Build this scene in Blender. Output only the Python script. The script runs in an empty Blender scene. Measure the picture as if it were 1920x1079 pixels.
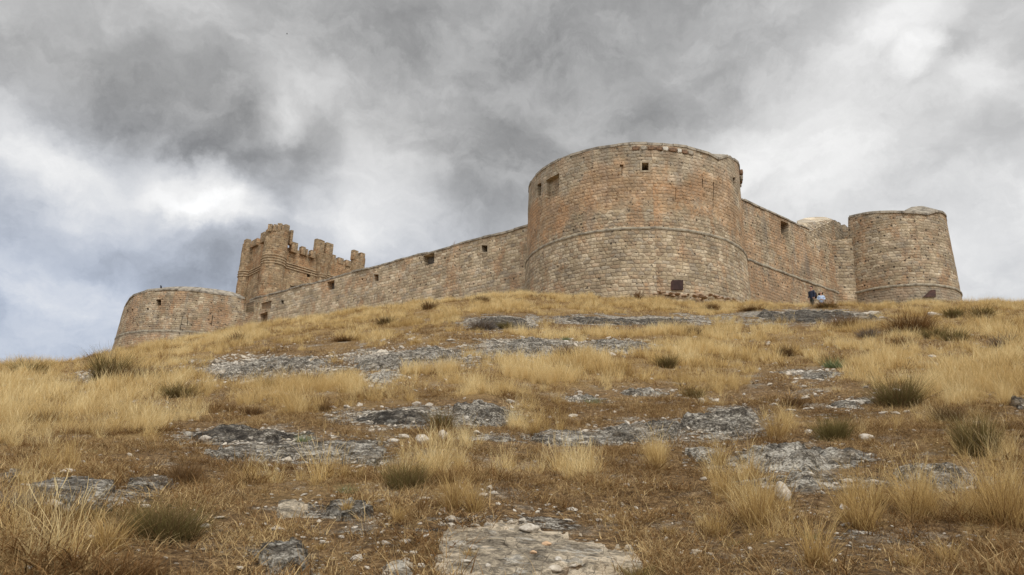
import bpy, bmesh, math, random
import numpy as np
from mathutils import Vector, Matrix, noise as mnoise
sc = bpy.context.scene
R_ = math.radians
rng = np.random.default_rng(7); random.seed(7)

# ------------------------------------------------------------------ camera
FPX, PITCH, ROLL = 1397.0, R_(17.0), R_(1.5)
cam_d = bpy.data.cameras.new('camera'); cam = bpy.data.objects.new('camera', cam_d)
sc.collection.objects.link(cam); sc.camera = cam
cam_d.sensor_width = 36.0; cam_d.lens = 36.0 * FPX / 1920.0
cam_d.clip_start = 0.05; cam_d.clip_end = 6000
cam.matrix_world = Matrix.Rotation(R_(90) + PITCH, 4, 'X') @ Matrix.Rotation(ROLL, 4, 'Z')

# ------------------------------------------------------------------ light
sc.view_settings.view_transform = 'Standard'; sc.view_settings.look = 'None'
sc.view_settings.exposure = 0.38; sc.view_settings.gamma = 1.0
SUN_EL, SUN_AZ = 52.0, 150.0     # azimuth clockwise from +Y (the view direction)
sun_d = bpy.data.lights.new('sun', 'SUN'); sun = bpy.data.objects.new('sun', sun_d)
sc.collection.objects.link(sun)
sun_d.energy = 1.5; sun_d.angle = R_(22); sun_d.color = (1.0, 0.95, 0.87)
sv = Vector((math.sin(R_(SUN_AZ)) * math.cos(R_(SUN_EL)), math.cos(R_(SUN_AZ)) * math.cos(R_(SUN_EL)), math.sin(R_(SUN_EL))))
sun.rotation_euler = sv.to_track_quat('Z', 'Y').to_euler(); sun.location = sv * 200

# ------------------------------------------------------------------ node helpers
class NT:
    def __init__(s, tree): s.t = tree; s.n = tree.nodes; s.l = tree.links
    def node(s, typ, **kw):
        n = s.n.new(typ)
        for k, v in kw.items(): setattr(n, k, v)
        return n
    def put(s, sock, v):
        if isinstance(v, bpy.types.NodeSocket): s.l.new(v, sock)
        elif v is not None: sock.default_value = v
    def m(s, op, a, b=None, c=None, clamp=False):
        n = s.node('ShaderNodeMath', operation=op, use_clamp=clamp)
        s.put(n.inputs[0], a); s.put(n.inputs[1], b); s.put(n.inputs[2], c); return n.outputs[0]
    def mr(s, v, a, b, c=0.0, d=1.0, kind='SMOOTHSTEP'):
        n = s.node('ShaderNodeMapRange', interpolation_type=kind, clamp=True)
        for i, x in enumerate((v, a, b, c, d)): s.put(n.inputs[i], x)
        return n.outputs[0]
    def xyz(s, x, y, z=0.0):
        n = s.node('ShaderNodeCombineXYZ'); s.put(n.inputs[0], x); s.put(n.inputs[1], y); s.put(n.inputs[2], z); return n.outputs[0]
    def sep(s, v):
        n = s.node('ShaderNodeSeparateXYZ'); s.put(n.inputs[0], v); return n.outputs
    def vm(s, op, a, b=None, sc_=None):
        n = s.node('ShaderNodeVectorMath', operation=op); s.put(n.inputs[0], a); s.put(n.inputs[1], b)
        if sc_ is not None: s.put(n.inputs['Scale'], sc_)
        return n.outputs['Value'] if op in ('LENGTH', 'DOT_PRODUCT') else n.outputs[0]
    def noise(s, vec, scale, detail=4, rough=0.55, dim='3D', dist=0.0, color=False):
        n = s.node('ShaderNodeTexNoise', noise_dimensions=dim); s.put(n.inputs['Vector'], vec)
        n.inputs['Scale'].default_value = scale; n.inputs['Detail'].default_value = detail
        n.inputs['Roughness'].default_value = rough; n.inputs['Distortion'].default_value = dist
        return n.outputs['Color'] if color else n.outputs['Fac']
    def voro(s, vec, scale, rand=1.0, feat='F1', dim='2D'):
        n = s.node('ShaderNodeTexVoronoi', voronoi_dimensions=dim, feature=feat); s.put(n.inputs['Vector'], vec)
        n.inputs['Scale'].default_value = scale; n.inputs['Randomness'].default_value = rand
        return n
    def white(s, v, dim='1D'):
        n = s.node('ShaderNodeTexWhiteNoise', noise_dimensions=dim)
        s.put(n.inputs['W' if dim == '1D' else 'Vector'], v); return n.outputs['Value']
    def mix(s, f, a, b, mode='MIX'):
        n = s.node('ShaderNodeMix', data_type='RGBA', blend_type=mode)
        s.put(n.inputs[0], f)
        for i, v in ((6, a), (7, b)):
            if isinstance(v, tuple) and len(v) == 3: v = (*v, 1)
            s.put(n.inputs[i], v)
        return n.outputs[2]
    def mixf(s, f, a, b):
        n = s.node('ShaderNodeMix', data_type='FLOAT'); s.put(n.inputs[0], f); s.put(n.inputs[2], a); s.put(n.inputs[3], b); return n.outputs[0]
    def ramp(s, f, stops):
        n = s.node('ShaderNodeValToRGB'); s.put(n.inputs[0], f); e = n.color_ramp.elements
        while len(e) < len(stops): e.new(0.5)
        for k, (p, c) in enumerate(stops): e[k].position = p; e[k].color = (*c, 1) if len(c) == 3 else c
        return n.outputs[0]
    def bump(s, h, dist=0.02, st=1.0, nrm=None):
        n = s.node('ShaderNodeBump'); n.inputs['Strength'].default_value = st; n.inputs['Distance'].default_value = dist
        s.put(n.inputs['Height'], h); s.put(n.inputs['Normal'], nrm); return n.outputs[0]

def new_mat(name):
    m = bpy.data.materials.new(name); m.use_nodes = True; m.node_tree.nodes.clear()
    t = NT(m.node_tree); out = t.node('ShaderNodeOutputMaterial')
    return m, t, out
def principled(t, out, col, rough=0.9, nrm=None, spec=0.2, metal=0.0):
    p = t.node('ShaderNodeBsdfPrincipled'); t.put(p.inputs['Base Color'], (*col, 1) if isinstance(col, tuple) and len(col) == 3 else col)
    t.put(p.inputs['Roughness'], rough); p.inputs['Specular IOR Level'].default_value = spec; p.inputs['Metallic'].default_value = metal
    t.put(p.inputs['Normal'], nrm); t.l.new(p.outputs[0], out.inputs[0]); return p

# pixel (1920 x 1079 photo) -> azimuth (rad) and tan(elevation) as seen from the origin
def ray(px, py):
    px = np.asarray(px, float); py = np.asarray(py, float)
    x = px - 960; y = 539.5 - py
    x, y = x * math.cos(ROLL) - y * math.sin(ROLL), x * math.sin(ROLL) + y * math.cos(ROLL)
    fw = FPX * math.cos(PITCH) - y * math.sin(PITCH); up = FPX * math.sin(PITCH) + y * math.cos(PITCH)
    return np.arctan2(x, fw), up / np.hypot(x, fw)
def proj(X, Y, Z):
    d = Y * math.cos(PITCH) + Z * math.sin(PITCH); u = -Y * math.sin(PITCH) + Z * math.cos(PITCH)
    d = np.maximum(d, 0.01); x = X / d * FPX; y = u / d * FPX
    x, y = x * math.cos(ROLL) + y * math.sin(ROLL), -x * math.sin(ROLL) + y * math.cos(ROLL)
    return 960 + x, 539.5 - y

# ------------------------------------------------------------------ sky (overcast, with cloud masses)
w = bpy.data.worlds.new('World'); sc.world = w; w.use_nodes = True; w.node_tree.nodes.clear()
T = NT(w.node_tree)
tc = T.node('ShaderNodeTexCoord').outputs['Generated']
sx, sy, sz = T.sep(tc)[0:3]
az = T.m('ARCTAN2', sx, sy); el = T.m('ARCSINE', sz)
def pel(px, py):
    a, t = ray(px, py); return float(a), math.atan(float(t))
p0 = T.xyz(az, el)
w1 = T.noise(p0, 2.6, 8, 0.55, color=True); w2 = T.noise(p0, 9.0, 6, 0.6, color=True)
wa = T.vm('SCALE', T.vm('SUBTRACT', w1, (0.5, 0.5, 0.5)), sc_=0.20)
wb = T.vm('SCALE', T.vm('SUBTRACT', w2, (0.5, 0.5, 0.5)), sc_=0.085)
pw = T.vm('ADD', T.vm('ADD', p0, wa), wb)
# (px, py, radius x px, radius y px, angle, amount, hardness 0..1)
CL = [
 (700, -80, 620, 260, 0, -0.04, .1), (170, 90, 420, 130, -8, -0.03, .3), (190, 165, 430, 100, -10, -0.085, .6), (10, 170, 200, 60, -8, -0.04, .4),
 (340, 215, 165, 50, -10, -0.05, .8), (0, -20, 330, 190, 0, 0.13, .1), (20, 310, 330, 90, -8, 0.15, .35), (180, 340, 230, 60, -18, 0.12, .25), (385, 370, 120, 45, -25, 0.32, .25),
 (530, 190, 120, 60, 0, 0.08, .2), (600, 305, 60, 90, 15, -0.11, .4), (420, 295, 70, 48, 0, -0.08, .4), (490, 255, 80, 30, 30, 0.12, .3), (690, 370, 120, 120, 30, 0.22, .25),
 (230, 440, 330, 55, -10, -0.14, .45), (60, 540, 200, 50, -8, 0.06, .2), (100, 600, 260, 40, -8, -0.06, .2), (60, 640, 240, 40, 0, 0.06, .2), (950, 190, 330, 200, -15, -0.05, .3), (920, 350, 150, 120, 0, -0.07, .3),
 (1150, 90, 330, 200, 25, -0.05, .2), (1670, 45, 130, 50, 12, 0.20, .2), (1640, 120, 240, 130, 25, 0.12, .1), (1700, 120, 60, 26, 30, 0.20, .3), (1840, 130, 80, 50, 40, 0.08, .3),
 (1430, 335, 260, 100, 25, 0.18, .2), (1800, 420, 380, 260, 15, 0.20, .1), (1200, 240, 220, 60, 25, -0.06, .3), (1560, 270, 300, 45, 28, -0.06, .4), (1750, 330, 260, 30, 26, -0.05, .4),
 (1120, 205, 90, 60, 0, 0.07, .2), (1880, 260, 70, 60, 0, -0.06, .3),
]
L = None
for (cx, cy, rx, ry, an, amt, hard) in CL:
    a, e = pel(cx, cy); s_ = 1.0 / FPX * 1.05
    mp = T.node('ShaderNodeMapping', vector_type='TEXTURE'); T.l.new(pw, mp.inputs[0])
    mp.inputs['Location'].default_value = (a, e, 0); mp.inputs['Rotation'].default_value = (0, 0, R_(an))
    mp.inputs['Scale'].default_value = (rx * s_ * 1.25, ry * s_ * 1.25, 1000)
    v = T.mr(T.vm('LENGTH', mp.outputs[0]), 1.15, 0.9 * hard, 0.0, amt)
    L = v if L is None else T.m('ADD', L, v)
base = T.m('ADD', T.mr(el, 0.15, 0.85, 0.47, 0.375, 'LINEAR'), T.mr(el, 0.9, 1.5, 0.0, 0.5))          # overcast overhead, out of view, brightened to add light on the walls
base = T.m('ADD', base, T.mr(T.m('ABSOLUTE', az), 1.2, 2.4, 0.0, 0.55))            # unseen sky behind the viewer, brightened for the same added light
f1 = T.noise(T.vm('MULTIPLY', pw, (1, 1.6, 1)), 4.5, 9, 0.58)
rot = T.node('ShaderNodeMapping'); T.l.new(pw, rot.inputs[0]); rot.inputs['Rotation'].default_value = (0, 0, R_(-32)); rot.inputs['Scale'].default_value = (1.0, 3.2, 1)
f2 = T.noise(rot.outputs[0], 5.0, 6, 0.55)
f3 = T.noise(T.vm('ADD', rot.outputs[0], T.vm('SCALE', w2, sc_=0.5)), 13.0, 7, 0.6)
f4 = T.mr(T.noise(T.vm('MULTIPLY', pw, (1, 1.5, 1)), 7.5, 10, 0.62), 0.44, 0.62, -0.03, 0.035)
det = T.m('ADD', T.m('ADD', T.m('MULTIPLY', T.m('SUBTRACT', f1, 0.5), 0.34), T.m('MULTIPLY', T.m('SUBTRACT', f2, 0.5), 0.19)), T.m('ADD', f4, T.m('MULTIPLY', T.m('SUBTRACT', f3, 0.5), 0.08)))
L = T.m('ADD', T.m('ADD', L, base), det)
L = T.m('SMOOTH_MAX', L, 0.17, 0.10)
blue = T.m('MULTIPLY', T.m('MULTIPLY', T.mr(el, 0.50, 0.20, 0, 1), T.mr(L, 0.75, 0.38, 0.1, 1.0)), T.mr(az, -0.5, 0.3, 1.0, 0.25), clamp=True)
cc = T.mix(blue, (1.0, 0.995, 0.985), (0.85, 0.95, 1.15))
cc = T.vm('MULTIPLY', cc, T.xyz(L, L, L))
sky = T.node('ShaderNodeTexSky', sky_type='NISHITA'); sky.sun_disc = False
sky.sun_elevation = R_(SUN_EL); sky.sun_rotation = R_(SUN_AZ)
bg1 = T.node('ShaderNodeBackground'); T.l.new(sky.outputs[0], bg1.inputs[0]); bg1.inputs[1].default_value = 0.06
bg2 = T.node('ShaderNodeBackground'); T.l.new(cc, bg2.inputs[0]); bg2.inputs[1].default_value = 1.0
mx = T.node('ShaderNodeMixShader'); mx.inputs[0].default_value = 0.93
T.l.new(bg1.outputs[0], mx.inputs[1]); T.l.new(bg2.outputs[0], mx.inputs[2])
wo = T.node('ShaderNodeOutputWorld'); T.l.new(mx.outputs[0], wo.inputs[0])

# ------------------------------------------------------------------ numpy noise
def _hash(ix, iy, seed):
    h = (ix.astype(np.int64) * 374761393 + iy.astype(np.int64) * 668265263 + seed * 1274126177) & 0xffffffff
    h = ((h ^ (h >> 13)) * 1274126177) & 0xffffffff
    return ((h ^ (h >> 16)) & 0xffff) / 65535.0
def vnoise(x, y, seed=0):
    ix = np.floor(x); iy = np.floor(y); fx = x - ix; fy = y - iy
    fx = fx * fx * (3 - 2 * fx); fy = fy * fy * (3 - 2 * fy)
    a = _hash(ix, iy, seed); b = _hash(ix + 1, iy, seed); c = _hash(ix, iy + 1, seed); d = _hash(ix + 1, iy + 1, seed)
    return (a + (b - a) * fx) * (1 - fy) + (c + (d - c) * fx) * fy
def fbm(x, y, oct=4, seed=0, gain=0.5):
    s = 0; a = 1; t = 0
    for k in range(oct):
        c, q = math.cos(0.6 * k + .3), math.sin(0.6 * k + .3)
        s = s + a * vnoise((x * c - y * q) * 2 ** k + 17 * k, (x * q + y * c) * 2 ** k - 9 * k, seed + k); t += a; a *= gain
    return s / t - 0.5
def sstep(a, b, x):
    t = np.clip((x - a) / (b - a), 0, 1); return t * t * (3 - 2 * t)

# ------------------------------------------------------------------ terrain
CREST = [(0, 690), (100, 682), (217, 659), (350, 636), (500, 607), (600, 594), (700, 580), (800, 568), (900, 557), (980, 552), (1100, 556), (1200, 562),
         (1300, 568), (1411, 571), (1500, 574), (1600, 575), (1700, 571), (1800, 567), (1920, 566)]
_ca, _ct = ray([c[0] for c in CREST], [c[1] for c in CREST])
_gt = np.array([0, .1, .12, .16, .23, .36, .5, .7, .88, 1.0]); _gg = np.array([0, 0, .14, .321, .513, .709, .81, .914, .979, 1.0])
_fine = np.linspace(0, 1, 401); _gf = np.interp(_fine, _gt, _gg)
_k = np.ones(13) / 13; _gf[6:-6] = np.convolve(_gf, _k, 'valid')
def terrain(X, Y, rough=True):
    X = np.asarray(X, float); Y = np.asarray(Y, float)
    d = np.hypot(X, Y) + 1e-6; a = np.arctan2(X, Y); ad = np.degrees(a)
    Dc = np.interp(ad, [-60, -35, -28, -19, -2, 2, 16, 19, 24, 36, 60], [38, 42, 46, 50, 51, 53, 53, 51, 50, 52, 52])
    tc_ = np.interp(a, _ca, _ct)
    g = np.interp(np.minimum(d / Dc, 1), _fine, _gf)
    z = d * (-.0717 + (tc_ + .0717) * g)
    near = -1.6 + .248 * d
    z = np.where(d < 5, near, z)
    bl = sstep(4.0, 7.0, d); z = z * bl + (near * (1 - .0) ) * (1 - bl)
    over = np.maximum(d - Dc, 0)
    rise = np.interp(ad, [-60, -31, -24, -15, 0, 20, 36, 44, 60], [-.12, -.12, .05, .15, .15, .2, .17, -.02, -.08])
    lim = np.interp(ad, [-30, -20, 10, 40], [1.0, 3.0, 2.0, 2.2])
    z2 = tc_ * Dc + np.where(rise > 0, np.minimum(rise * over, lim), np.maximum(rise * over, -6)) 
    z = np.where(over > 0, z2, z)
    z = z - 0.10 * np.maximum(d - 135, 0) ** 0.9 
    side = sstep(48, 85, np.abs(ad))
    z = z * (1 - side) + (-1.6 + .20 * np.clip(Y, -60, 50) - .02 * np.abs(X).clip(0, 80)) * side * 1.0
    if rough:
        amp = np.clip(d / 12, .3, 1)
        z = z + amp * (.34 * fbm(X / 2.4, Y / 2.4, 4, 3) * sstep(3, 8, d) + .05 * fbm(X / .5, Y / .5, 3, 9)) * np.where(d < 52, 1, .4)
    return z
def ground(px, py):
    a, t = ray(px, py); ds = np.geomspace(1.5, 60, 900)
    X = ds * math.sin(a); Y = ds * math.cos(a); z = terrain(X, Y); k = np.argmax(z > t * ds)
    if z[k] <= t * ds[k]: k = int(np.argmax(z / ds))
    return float(X[k]), float(Y[k]), float(z[k])

# fields measured on the photograph: where each kind of ground cover grows
def ell(px, py, lst):
    s = np.zeros_like(px)
    for (cx, cy, rx, ry, wt) in lst:
        q = np.sqrt(((px - cx) / rx) ** 2 + ((py - cy) / ry) ** 2)
        s = np.maximum(s, wt * np.clip(1.35 - q, 0, .6) / .6)
    return s
TALL = [(1000,700,330,38,1.),(1250,660,130,45,.8),(820,722,150,32,.85),(1100,627,170,11,.8),(760,622,150,26,.5),(560,655,90,14,.3),
 (60,770,120,55,.95),(150,722,130,32,.7),(250,745,60,45,.7),(350,742,60,38,.6),(560,742,180,28,.75),(230,805,90,25,.75),(60,850,80,40,.7),(100,885,55,40,.6),
 (300,665,110,22,.85),(60,1030,120,65,.7),(195,1005,55,50,.6),(1400,650,160,40,.75),(1600,655,150,42,.75),(1850,640,120,60,.8),(1850,722,130,48,.95),
 (1660,705,110,30,.6),(1320,692,90,45,.7),(1450,795,40,32,.8),(1870,940,60,110,.75),(1780,850,60,60,.5),(1400,930,70,50,.9),(1440,975,50,40,.8),
 (1620,955,60,40,.7),(1720,935,60,36,.7),(860,882,75,55,.6),(740,880,65,40,.4),(1000,785,16,24,.9),(1050,795,26,30,.55),(1235,855,28,40,.6),
 (530,905,120,30,.6),(1100,872,50,30,.35),(980,865,60,30,.35),(1340,770,40,25,.3),(1640,790,60,25,.4),(1500,855,30,30,.4),(1330,985,30,20,.6),(1760,780,80,30,.5)]
# rock outcrops: x0, x1, y0, y1, height m, tone (0 pale .. 1 dark), label
ROCKS = [
 (868,1010,592,622,.45,.85,'dark grey lichened outcrop high on the slope below the round tower'),
 (1030,1250,594,612,.35,.6,'long low rocky ledge just under the crest before the round tower'),
 (1150,1330,596,616,.35,.8,'dark craggy ledge at crest below the rusty hatch'),
 (1380,1650,582,608,.45,.6,'broad speckled rock pavement below the two walkers'),
 (885,1105,637,678,.5,.35,'bumpy grey white outcrop in the middle of the slope'),
 (1095,1230,640,662,.35,.5,'low grey ledge continuing beside the bumpy white outcrop'),
 (640,900,655,700,.4,.5,'broad cracked rock shelf half buried in golden grass'),
 (385,620,668,718,.6,.45,'large smooth domed grey outcrop on the hillside under the long wall'),
 (145,205,700,722,.3,.5,'small flat grey rock beside the broom bush'),
 (670,760,690,730,.3,.2,'pale rounded rock jutting from tall golden grass'),
 (840,980,758,798,.4,.3,'knobbly whitish outcrop beside the upright green shrub'),
 (640,850,768,808,.25,.75,'dark flat rock band behind the upright green shrub'),
 (320,650,803,840,.25,.9,'long dark gravelly rock band with one white stone on it'),
 (1045,1135,744,758,.25,.25,'small pale rock ledge in mid slope'),
 (1160,1265,730,747,.22,.35,'thin grey ledge at the lower edge of the tall grass'),
 (1270,1440,774,822,.34,.30,'chunky white and grey outcrop with deep shadowed hollow'),
 (1105,1300,796,838,.3,.5,'sloping grey slab running down from the chunky outcrop'),
 (1340,1580,834,892,.32,.08,'long whitish craggy limestone ridge'),
 (1285,1350,845,866,.16,.1,'low pale tongue of limestone at the end of the ridge'),
 (1480,1640,842,885,.2,.25,'flat pale rock plates beyond the whitish ridge'),
 (1440,1600,888,925,.2,.2,'cracked pale slab below the whitish ridge'),
 (1650,1870,872,925,.22,.45,'grey slab half hidden behind tall grass tussocks'),
 (830,1185,976,1110,.028,.12,'wide flat beige limestone slab with a lighter rim'),
 (712,772,1064,1100,.06,.1,'small beige slab at the bottom edge beside the wide flat slab'),
 (478,578,1024,1078,.17,.25,'grey boulder cluster rising from bare soil'),
 (515,575,942,976,.09,.15,'flat pale rock with sharp corner'),
 (610,705,948,978,.08,.4,'pair of low grey rock plates near the small flat pale rock'),
 (50,210,905,962,.16,.5,'grey rock plates behind the big rounded broom shrub'),
 (380,680,838,868,.12,.25,'pale thin rock sheets showing through dry turf'),
 (240,320,898,925,.14,.3,'grey rock lump beside a brown shrub'),
 (0,30,888,912,.14,.4,'grey rock at the very edge of the slope'),
 (1490,1570,694,714,.2,.4,'small grey rock sheet among scattered tufts'),
 (1540,1625,752,770,.2,.3,'pale stony patch beside the dark round bush'),
 (1890,1935,750,772,.25,.7,'dark rock lump at the edge in tall grass'),
 (640,720,832,880,.14,.35,'grey rock sheet with blocky stones on it'),
 (980,1180,812,838,.12,.55,'dark stony strip crossing the bare middle slope'),
]
ROCKMASK = [((a + b) / 2, (c + d) / 2 - 2, (b - a) / 2 * .95, (d - c) / 2 * .9 + 2, 1.) for a, b, c, d, *_ in ROCKS]

STRIPS = [(1250,601,420,9,.9),(1520,592,130,12,1.),(930,606,80,14,1.),(800,672,190,15,.9),(1060,652,180,15,.9),(510,690,150,20,.9),(180,710,60,9,.7),(480,822,190,14,.9),(800,782,190,20,1.),(1090,750,60,7,.8),(1220,738,60,7,.7),
 (1260,812,180,18,.9),(1370,790,90,24,1.),(1560,775,110,10,.5),(1440,862,160,24,1.),(1560,862,100,18,.8),(1640,905,260,18,.8),(1500,905,90,16,.8),(560,855,200,16,.75),(700,850,60,26,.7),(180,925,140,22,.7),(280,905,60,16,.6),(980,822,140,10,.6),
 (900,985,190,22,.7),(730,1010,110,40,.5),(540,1050,90,40,.6),(620,960,110,14,.6),(1530,702,60,8,.6),(1600,755,60,9,.5),(1680,1020,220,30,.35),(1420,1030,120,30,.3)]
def rocky(px, py, X, Y):
    n1 = fbm(X / .9, Y / .9, 4, 41); n2 = fbm(X / .3, Y / .3, 3, 43)
    return np.clip(ell(px + 60 * n1, py + 16 * n1, STRIPS) * (1.0 + 1.4 * n1 + .8 * n2), 0, 1)
def build_ground():
    radii = np.concatenate([np.linspace(.4, 3.6, 8), np.geomspace(3.8, 64, 400), np.geomspace(68, 3500, 48)])
    azd = np.concatenate([np.arange(-180, -42, 3.), np.arange(-42, 42.01, .13), np.arange(45, 180, 3.)])
    A, D = np.meshgrid(np.radians(azd), radii); X = D * np.sin(A); Y = D * np.cos(A); Z = terrain(X, Y)
    n = len(azd); m_ = len(radii)
    co = np.stack([X, Y, Z], -1).reshape(-1, 3)
    i, j = np.meshgrid(np.arange(m_ - 1), np.arange(n), indexing='ij'); j2 = (j + 1) % n
    f = np.stack([i * n + j, i * n + j2, (i + 1) * n + j2, (i + 1) * n + j], -1).reshape(-1, 4)
    co = np.vstack([co, [[0, 0, -1.6]]]); c = len(co) - 1
    tri = [(c, (k + 1) % n, k) for k in range(n)]
    me = bpy.data.meshes.new('ground'); me.from_pydata(co.tolist(), [], f[:, ::-1].tolist() + [t[::-1] for t in tri]); me.update()
    me.polygons.foreach_set('use_smooth', [True] * len(me.polygons))
    px, py = proj(co[:, 0], co[:, 1], co[:, 2])
    at = me.attributes.new('grassy', 'FLOAT', 'POINT'); g = cover(px, py, co[:, 0], co[:, 1])[0]
    at.data.foreach_set('value', g.astype(np.float32)); ar = me.attributes.new('rocky', 'FLOAT', 'POINT'); ar.data.foreach_set('value', rocky(px, py, co[:, 0], co[:, 1]).astype(np.float32))
    o = bpy.data.objects.new('ground', me); sc.collection.objects.link(o); o['kind'] = 'structure'
    me.materials.append(MAT['soil']); return o
crest_px = np.array([c[0] for c in CREST], float); crest_py = np.array([c[1] for c in CREST], float)
def cover(px, py, X, Y):
    n1 = fbm(X / .9, Y / .9, 4, 21); n2 = fbm(X / 2.6, Y / 2.6, 3, 33)
    dy = py - np.interp(px, crest_px, crest_py)
    band = sstep(46, 24, dy + 40 * n2) * np.interp(px, [0, 900, 1400, 1920], [.95, .95, .8, .75])
    g = np.maximum(ell(px + 90 * n1, py + 40 * n2, TALL), band)
    g = np.clip(g * 1.02 + 1.5 * n1 * (g > .05) - .06 + .3 * np.maximum(n2, 0) + .5 * np.maximum(n1, 0), 0, 1)
    far = sstep(730, 640, py); g = np.maximum(g, far * np.clip(.24 + 1.5 * n1 + .8 * n2, 0, 1))
    outf = sstep(0, 120, np.maximum(-px, px - 1920)); g = np.maximum(g, outf * np.clip(.5 + 1.6 * n1 + .8 * n2, 0, 1))
    rk = np.maximum(ell(px + 30 * n1, py + 14 * n1, ROCKMASK), .62 * rocky(px, py, X, Y))
    return g * (1 - .84 * np.clip(rk * 1.3, 0, 1)), rk

# ------------------------------------------------------------------ materials
MAT = {}
def mat_soil():
    m, t, out = new_mat('soil'); P = t.node('ShaderNodeNewGeometry').outputs['Position']
    n1 = t.noise(P, 1.3, 6, .6); n2 = t.noise(P, 14, 8, .7); n3 = t.noise(P, 60, 5, .7)
    c = t.ramp(t.m('ADD', t.m('MULTIPLY', n2, .6), t.m('MULTIPLY', n3, .4)), [(.38, (.035, .023, .014)), (.47, (.10, .064, .034)), (.54, (.23, .145, .07)), (.63, (.46, .33, .18))])
    c2 = t.ramp(t.m('ADD', t.m('MULTIPLY', n2, .5), t.m('MULTIPLY', n3, .5)), [(.38, (.07, .054, .04)), (.5, (.20, .16, .115)), (.61, (.50, .44, .35))])
    c = t.mix(t.mr(n1, .52, .66), c, c2)
    a = t.node('ShaderNodeAttribute', attribute_name='grassy').outputs['Fac']
    gold = t.ramp(n3, [(.38, (.14, .085, .035)), (.62, (.46, .32, .14))])
    c = t.mix(t.m('MULTIPLY', a, .75), c, gold)
    v = t.voro(P, 16, 1, 'F1', '3D'); vr = t.sep(v.outputs['Color'])[0]
    peb = t.m('MULTIPLY', t.mr(v.outputs['Distance'], .34, .24), t.m('GREATER_THAN', t.m('ADD', vr, t.m('MULTIPLY', t.m('SUBTRACT', n1, .5), .8)), .86))
    c = t.mix(peb, c, t.mix(t.sep(v.outputs['Color'])[1], (.30, .25, .19), (.58, .53, .44)))
    rk_ = t.node('ShaderNodeAttribute', attribute_name='rocky').outputs['Fac']
    ra = t.noise(P, 5.5, 9, .72); rb_ = t.noise(P, 28, 6, .75); k_ = t.m('ADD', t.m('MULTIPLY', ra, .5), t.m('MULTIPLY', rb_, .5))
    rc = t.ramp(k_, [(.42, (.035, .028, .021)), (.472, (.12, .10, .08)), (.515, (.30, .268, .22)), (.575, (.68, .63, .54))])
    rm = t.mr(t.m('ADD', rk_, t.m('MULTIPLY', t.m('SUBTRACT', t.noise(P, 3.5, 8, .75), .5), 2.6)), .55, .63)
    c = t.mix(rm, c, rc)
    h = t.m('ADD', t.m('ADD', t.m('MULTIPLY', n2, .7), t.m('MULTIPLY', n3, .35)), t.m('ADD', t.m('MULTIPLY', peb, .35), t.m('MULTIPLY', rm, t.m('ADD', t.m('MULTIPLY', k_, 1.2), .5))))
    principled(t, out, c, .95, t.bump(h, .05, 1.0), .1); return m
def mat_rock(name, dark, beige=False):
    m, t, out = new_mat(name); P = t.node('ShaderNodeNewGeometry').outputs['Position']
    wv = t.vm('MULTIPLY', t.vm('ADD', P, t.vm('SCALE', t.noise(P, 5, 4, .6, color=True), sc_=.10)), (1, 1, 1.6))
    n1 = t.noise(wv, 4.5, 9, .72); n2 = t.noise(wv, 26, 7, .75); v = t.voro(wv, 7, 1, 'F1', '3D').outputs['Distance']
    n3 = t.noise(P, 1.1, 4, .6); ve = t.voro(wv, 4.2, 1, 'DISTANCE_TO_EDGE', '3D').outputs['Distance']; cm_ = t.mr(t.noise(P, 1.7, 3, .6), .48, .6)
    k = t.m('ADD', t.m('ADD', t.m('MULTIPLY', n1, .5), t.m('MULTIPLY', n2, .5)), -.075 * dark + .022)
    if beige:
        rim_ = t.node('ShaderNodeAttribute', attribute_name='rim').outputs['Fac']; moss = t.mr(t.noise(P, 6, 7, .7), .47, .56)
        k = t.m('ADD', k, t.m('SUBTRACT', t.m('MULTIPLY', rim_, .105), t.m('MULTIPLY', moss, .05)))
        c = t.ramp(k, [(.39, (.075, .06, .043)), (.46, (.18, .152, .115)), (.52, (.29, .245, .18)), (.60, (.56, .47, .35))])
    else:
        lo = (.035, .031, .027)
        c = t.ramp(k, [(.40, lo), (.47, (.105, .09, .072)), (.52, (.25, .225, .185)), (.585, (.64, .595, .51))])
    lich = t.mr(t.noise(wv, 5.5, 7, .62), .56, .61); c = t.mix(t.m('MULTIPLY', lich, .5 * (1 - .5 * dark)), c, (.66, .625, .55))
    dk = t.mr(t.noise(wv, 11, 8, .7), .54, .61); c = t.mix(t.m('MULTIPLY', dk, .5 + .4 * dark), c, (.05, .045, .04))
    och = t.mr(n3, .56, .7); c = t.mix(t.m('MULTIPLY', och, .4), c, (.30, .22, .13))
    crack = t.mr(ve, .035 if not beige else .012, .0); c = t.mix(t.m('MULTIPLY', t.m('MULTIPLY', crack, cm_), .6 if not beige else .25), c, (.035, .028, .02))
    h = t.m('SUBTRACT', t.m('ADD', t.m('MULTIPLY', n1, .9), t.m('MULTIPLY', n2, .5)), t.m('MULTIPLY', crack, .35))
    principled(t, out, c, .95, t.bump(h, .07 if not beige else .03, 1.0), .1); return m
def mat_stone_loose():
    m, t, out = new_mat('loose_stone'); P = t.node('ShaderNodeNewGeometry').outputs['Position']
    r = t.node('ShaderNodeObjectInfo').outputs['Random']
    n = t.noise(P, 22, 7, .65); c = t.ramp(n, [(.3, (.20, .17, .14)), (.5, (.46, .42, .36)), (.66, (.66, .62, .55))])
    c = t.mix(t.m('MULTIPLY', r, .5), c, (.52, .44, .33))
    principled(t, out, c, .9, t.bump(n, .02, .8), .15); return m
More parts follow.
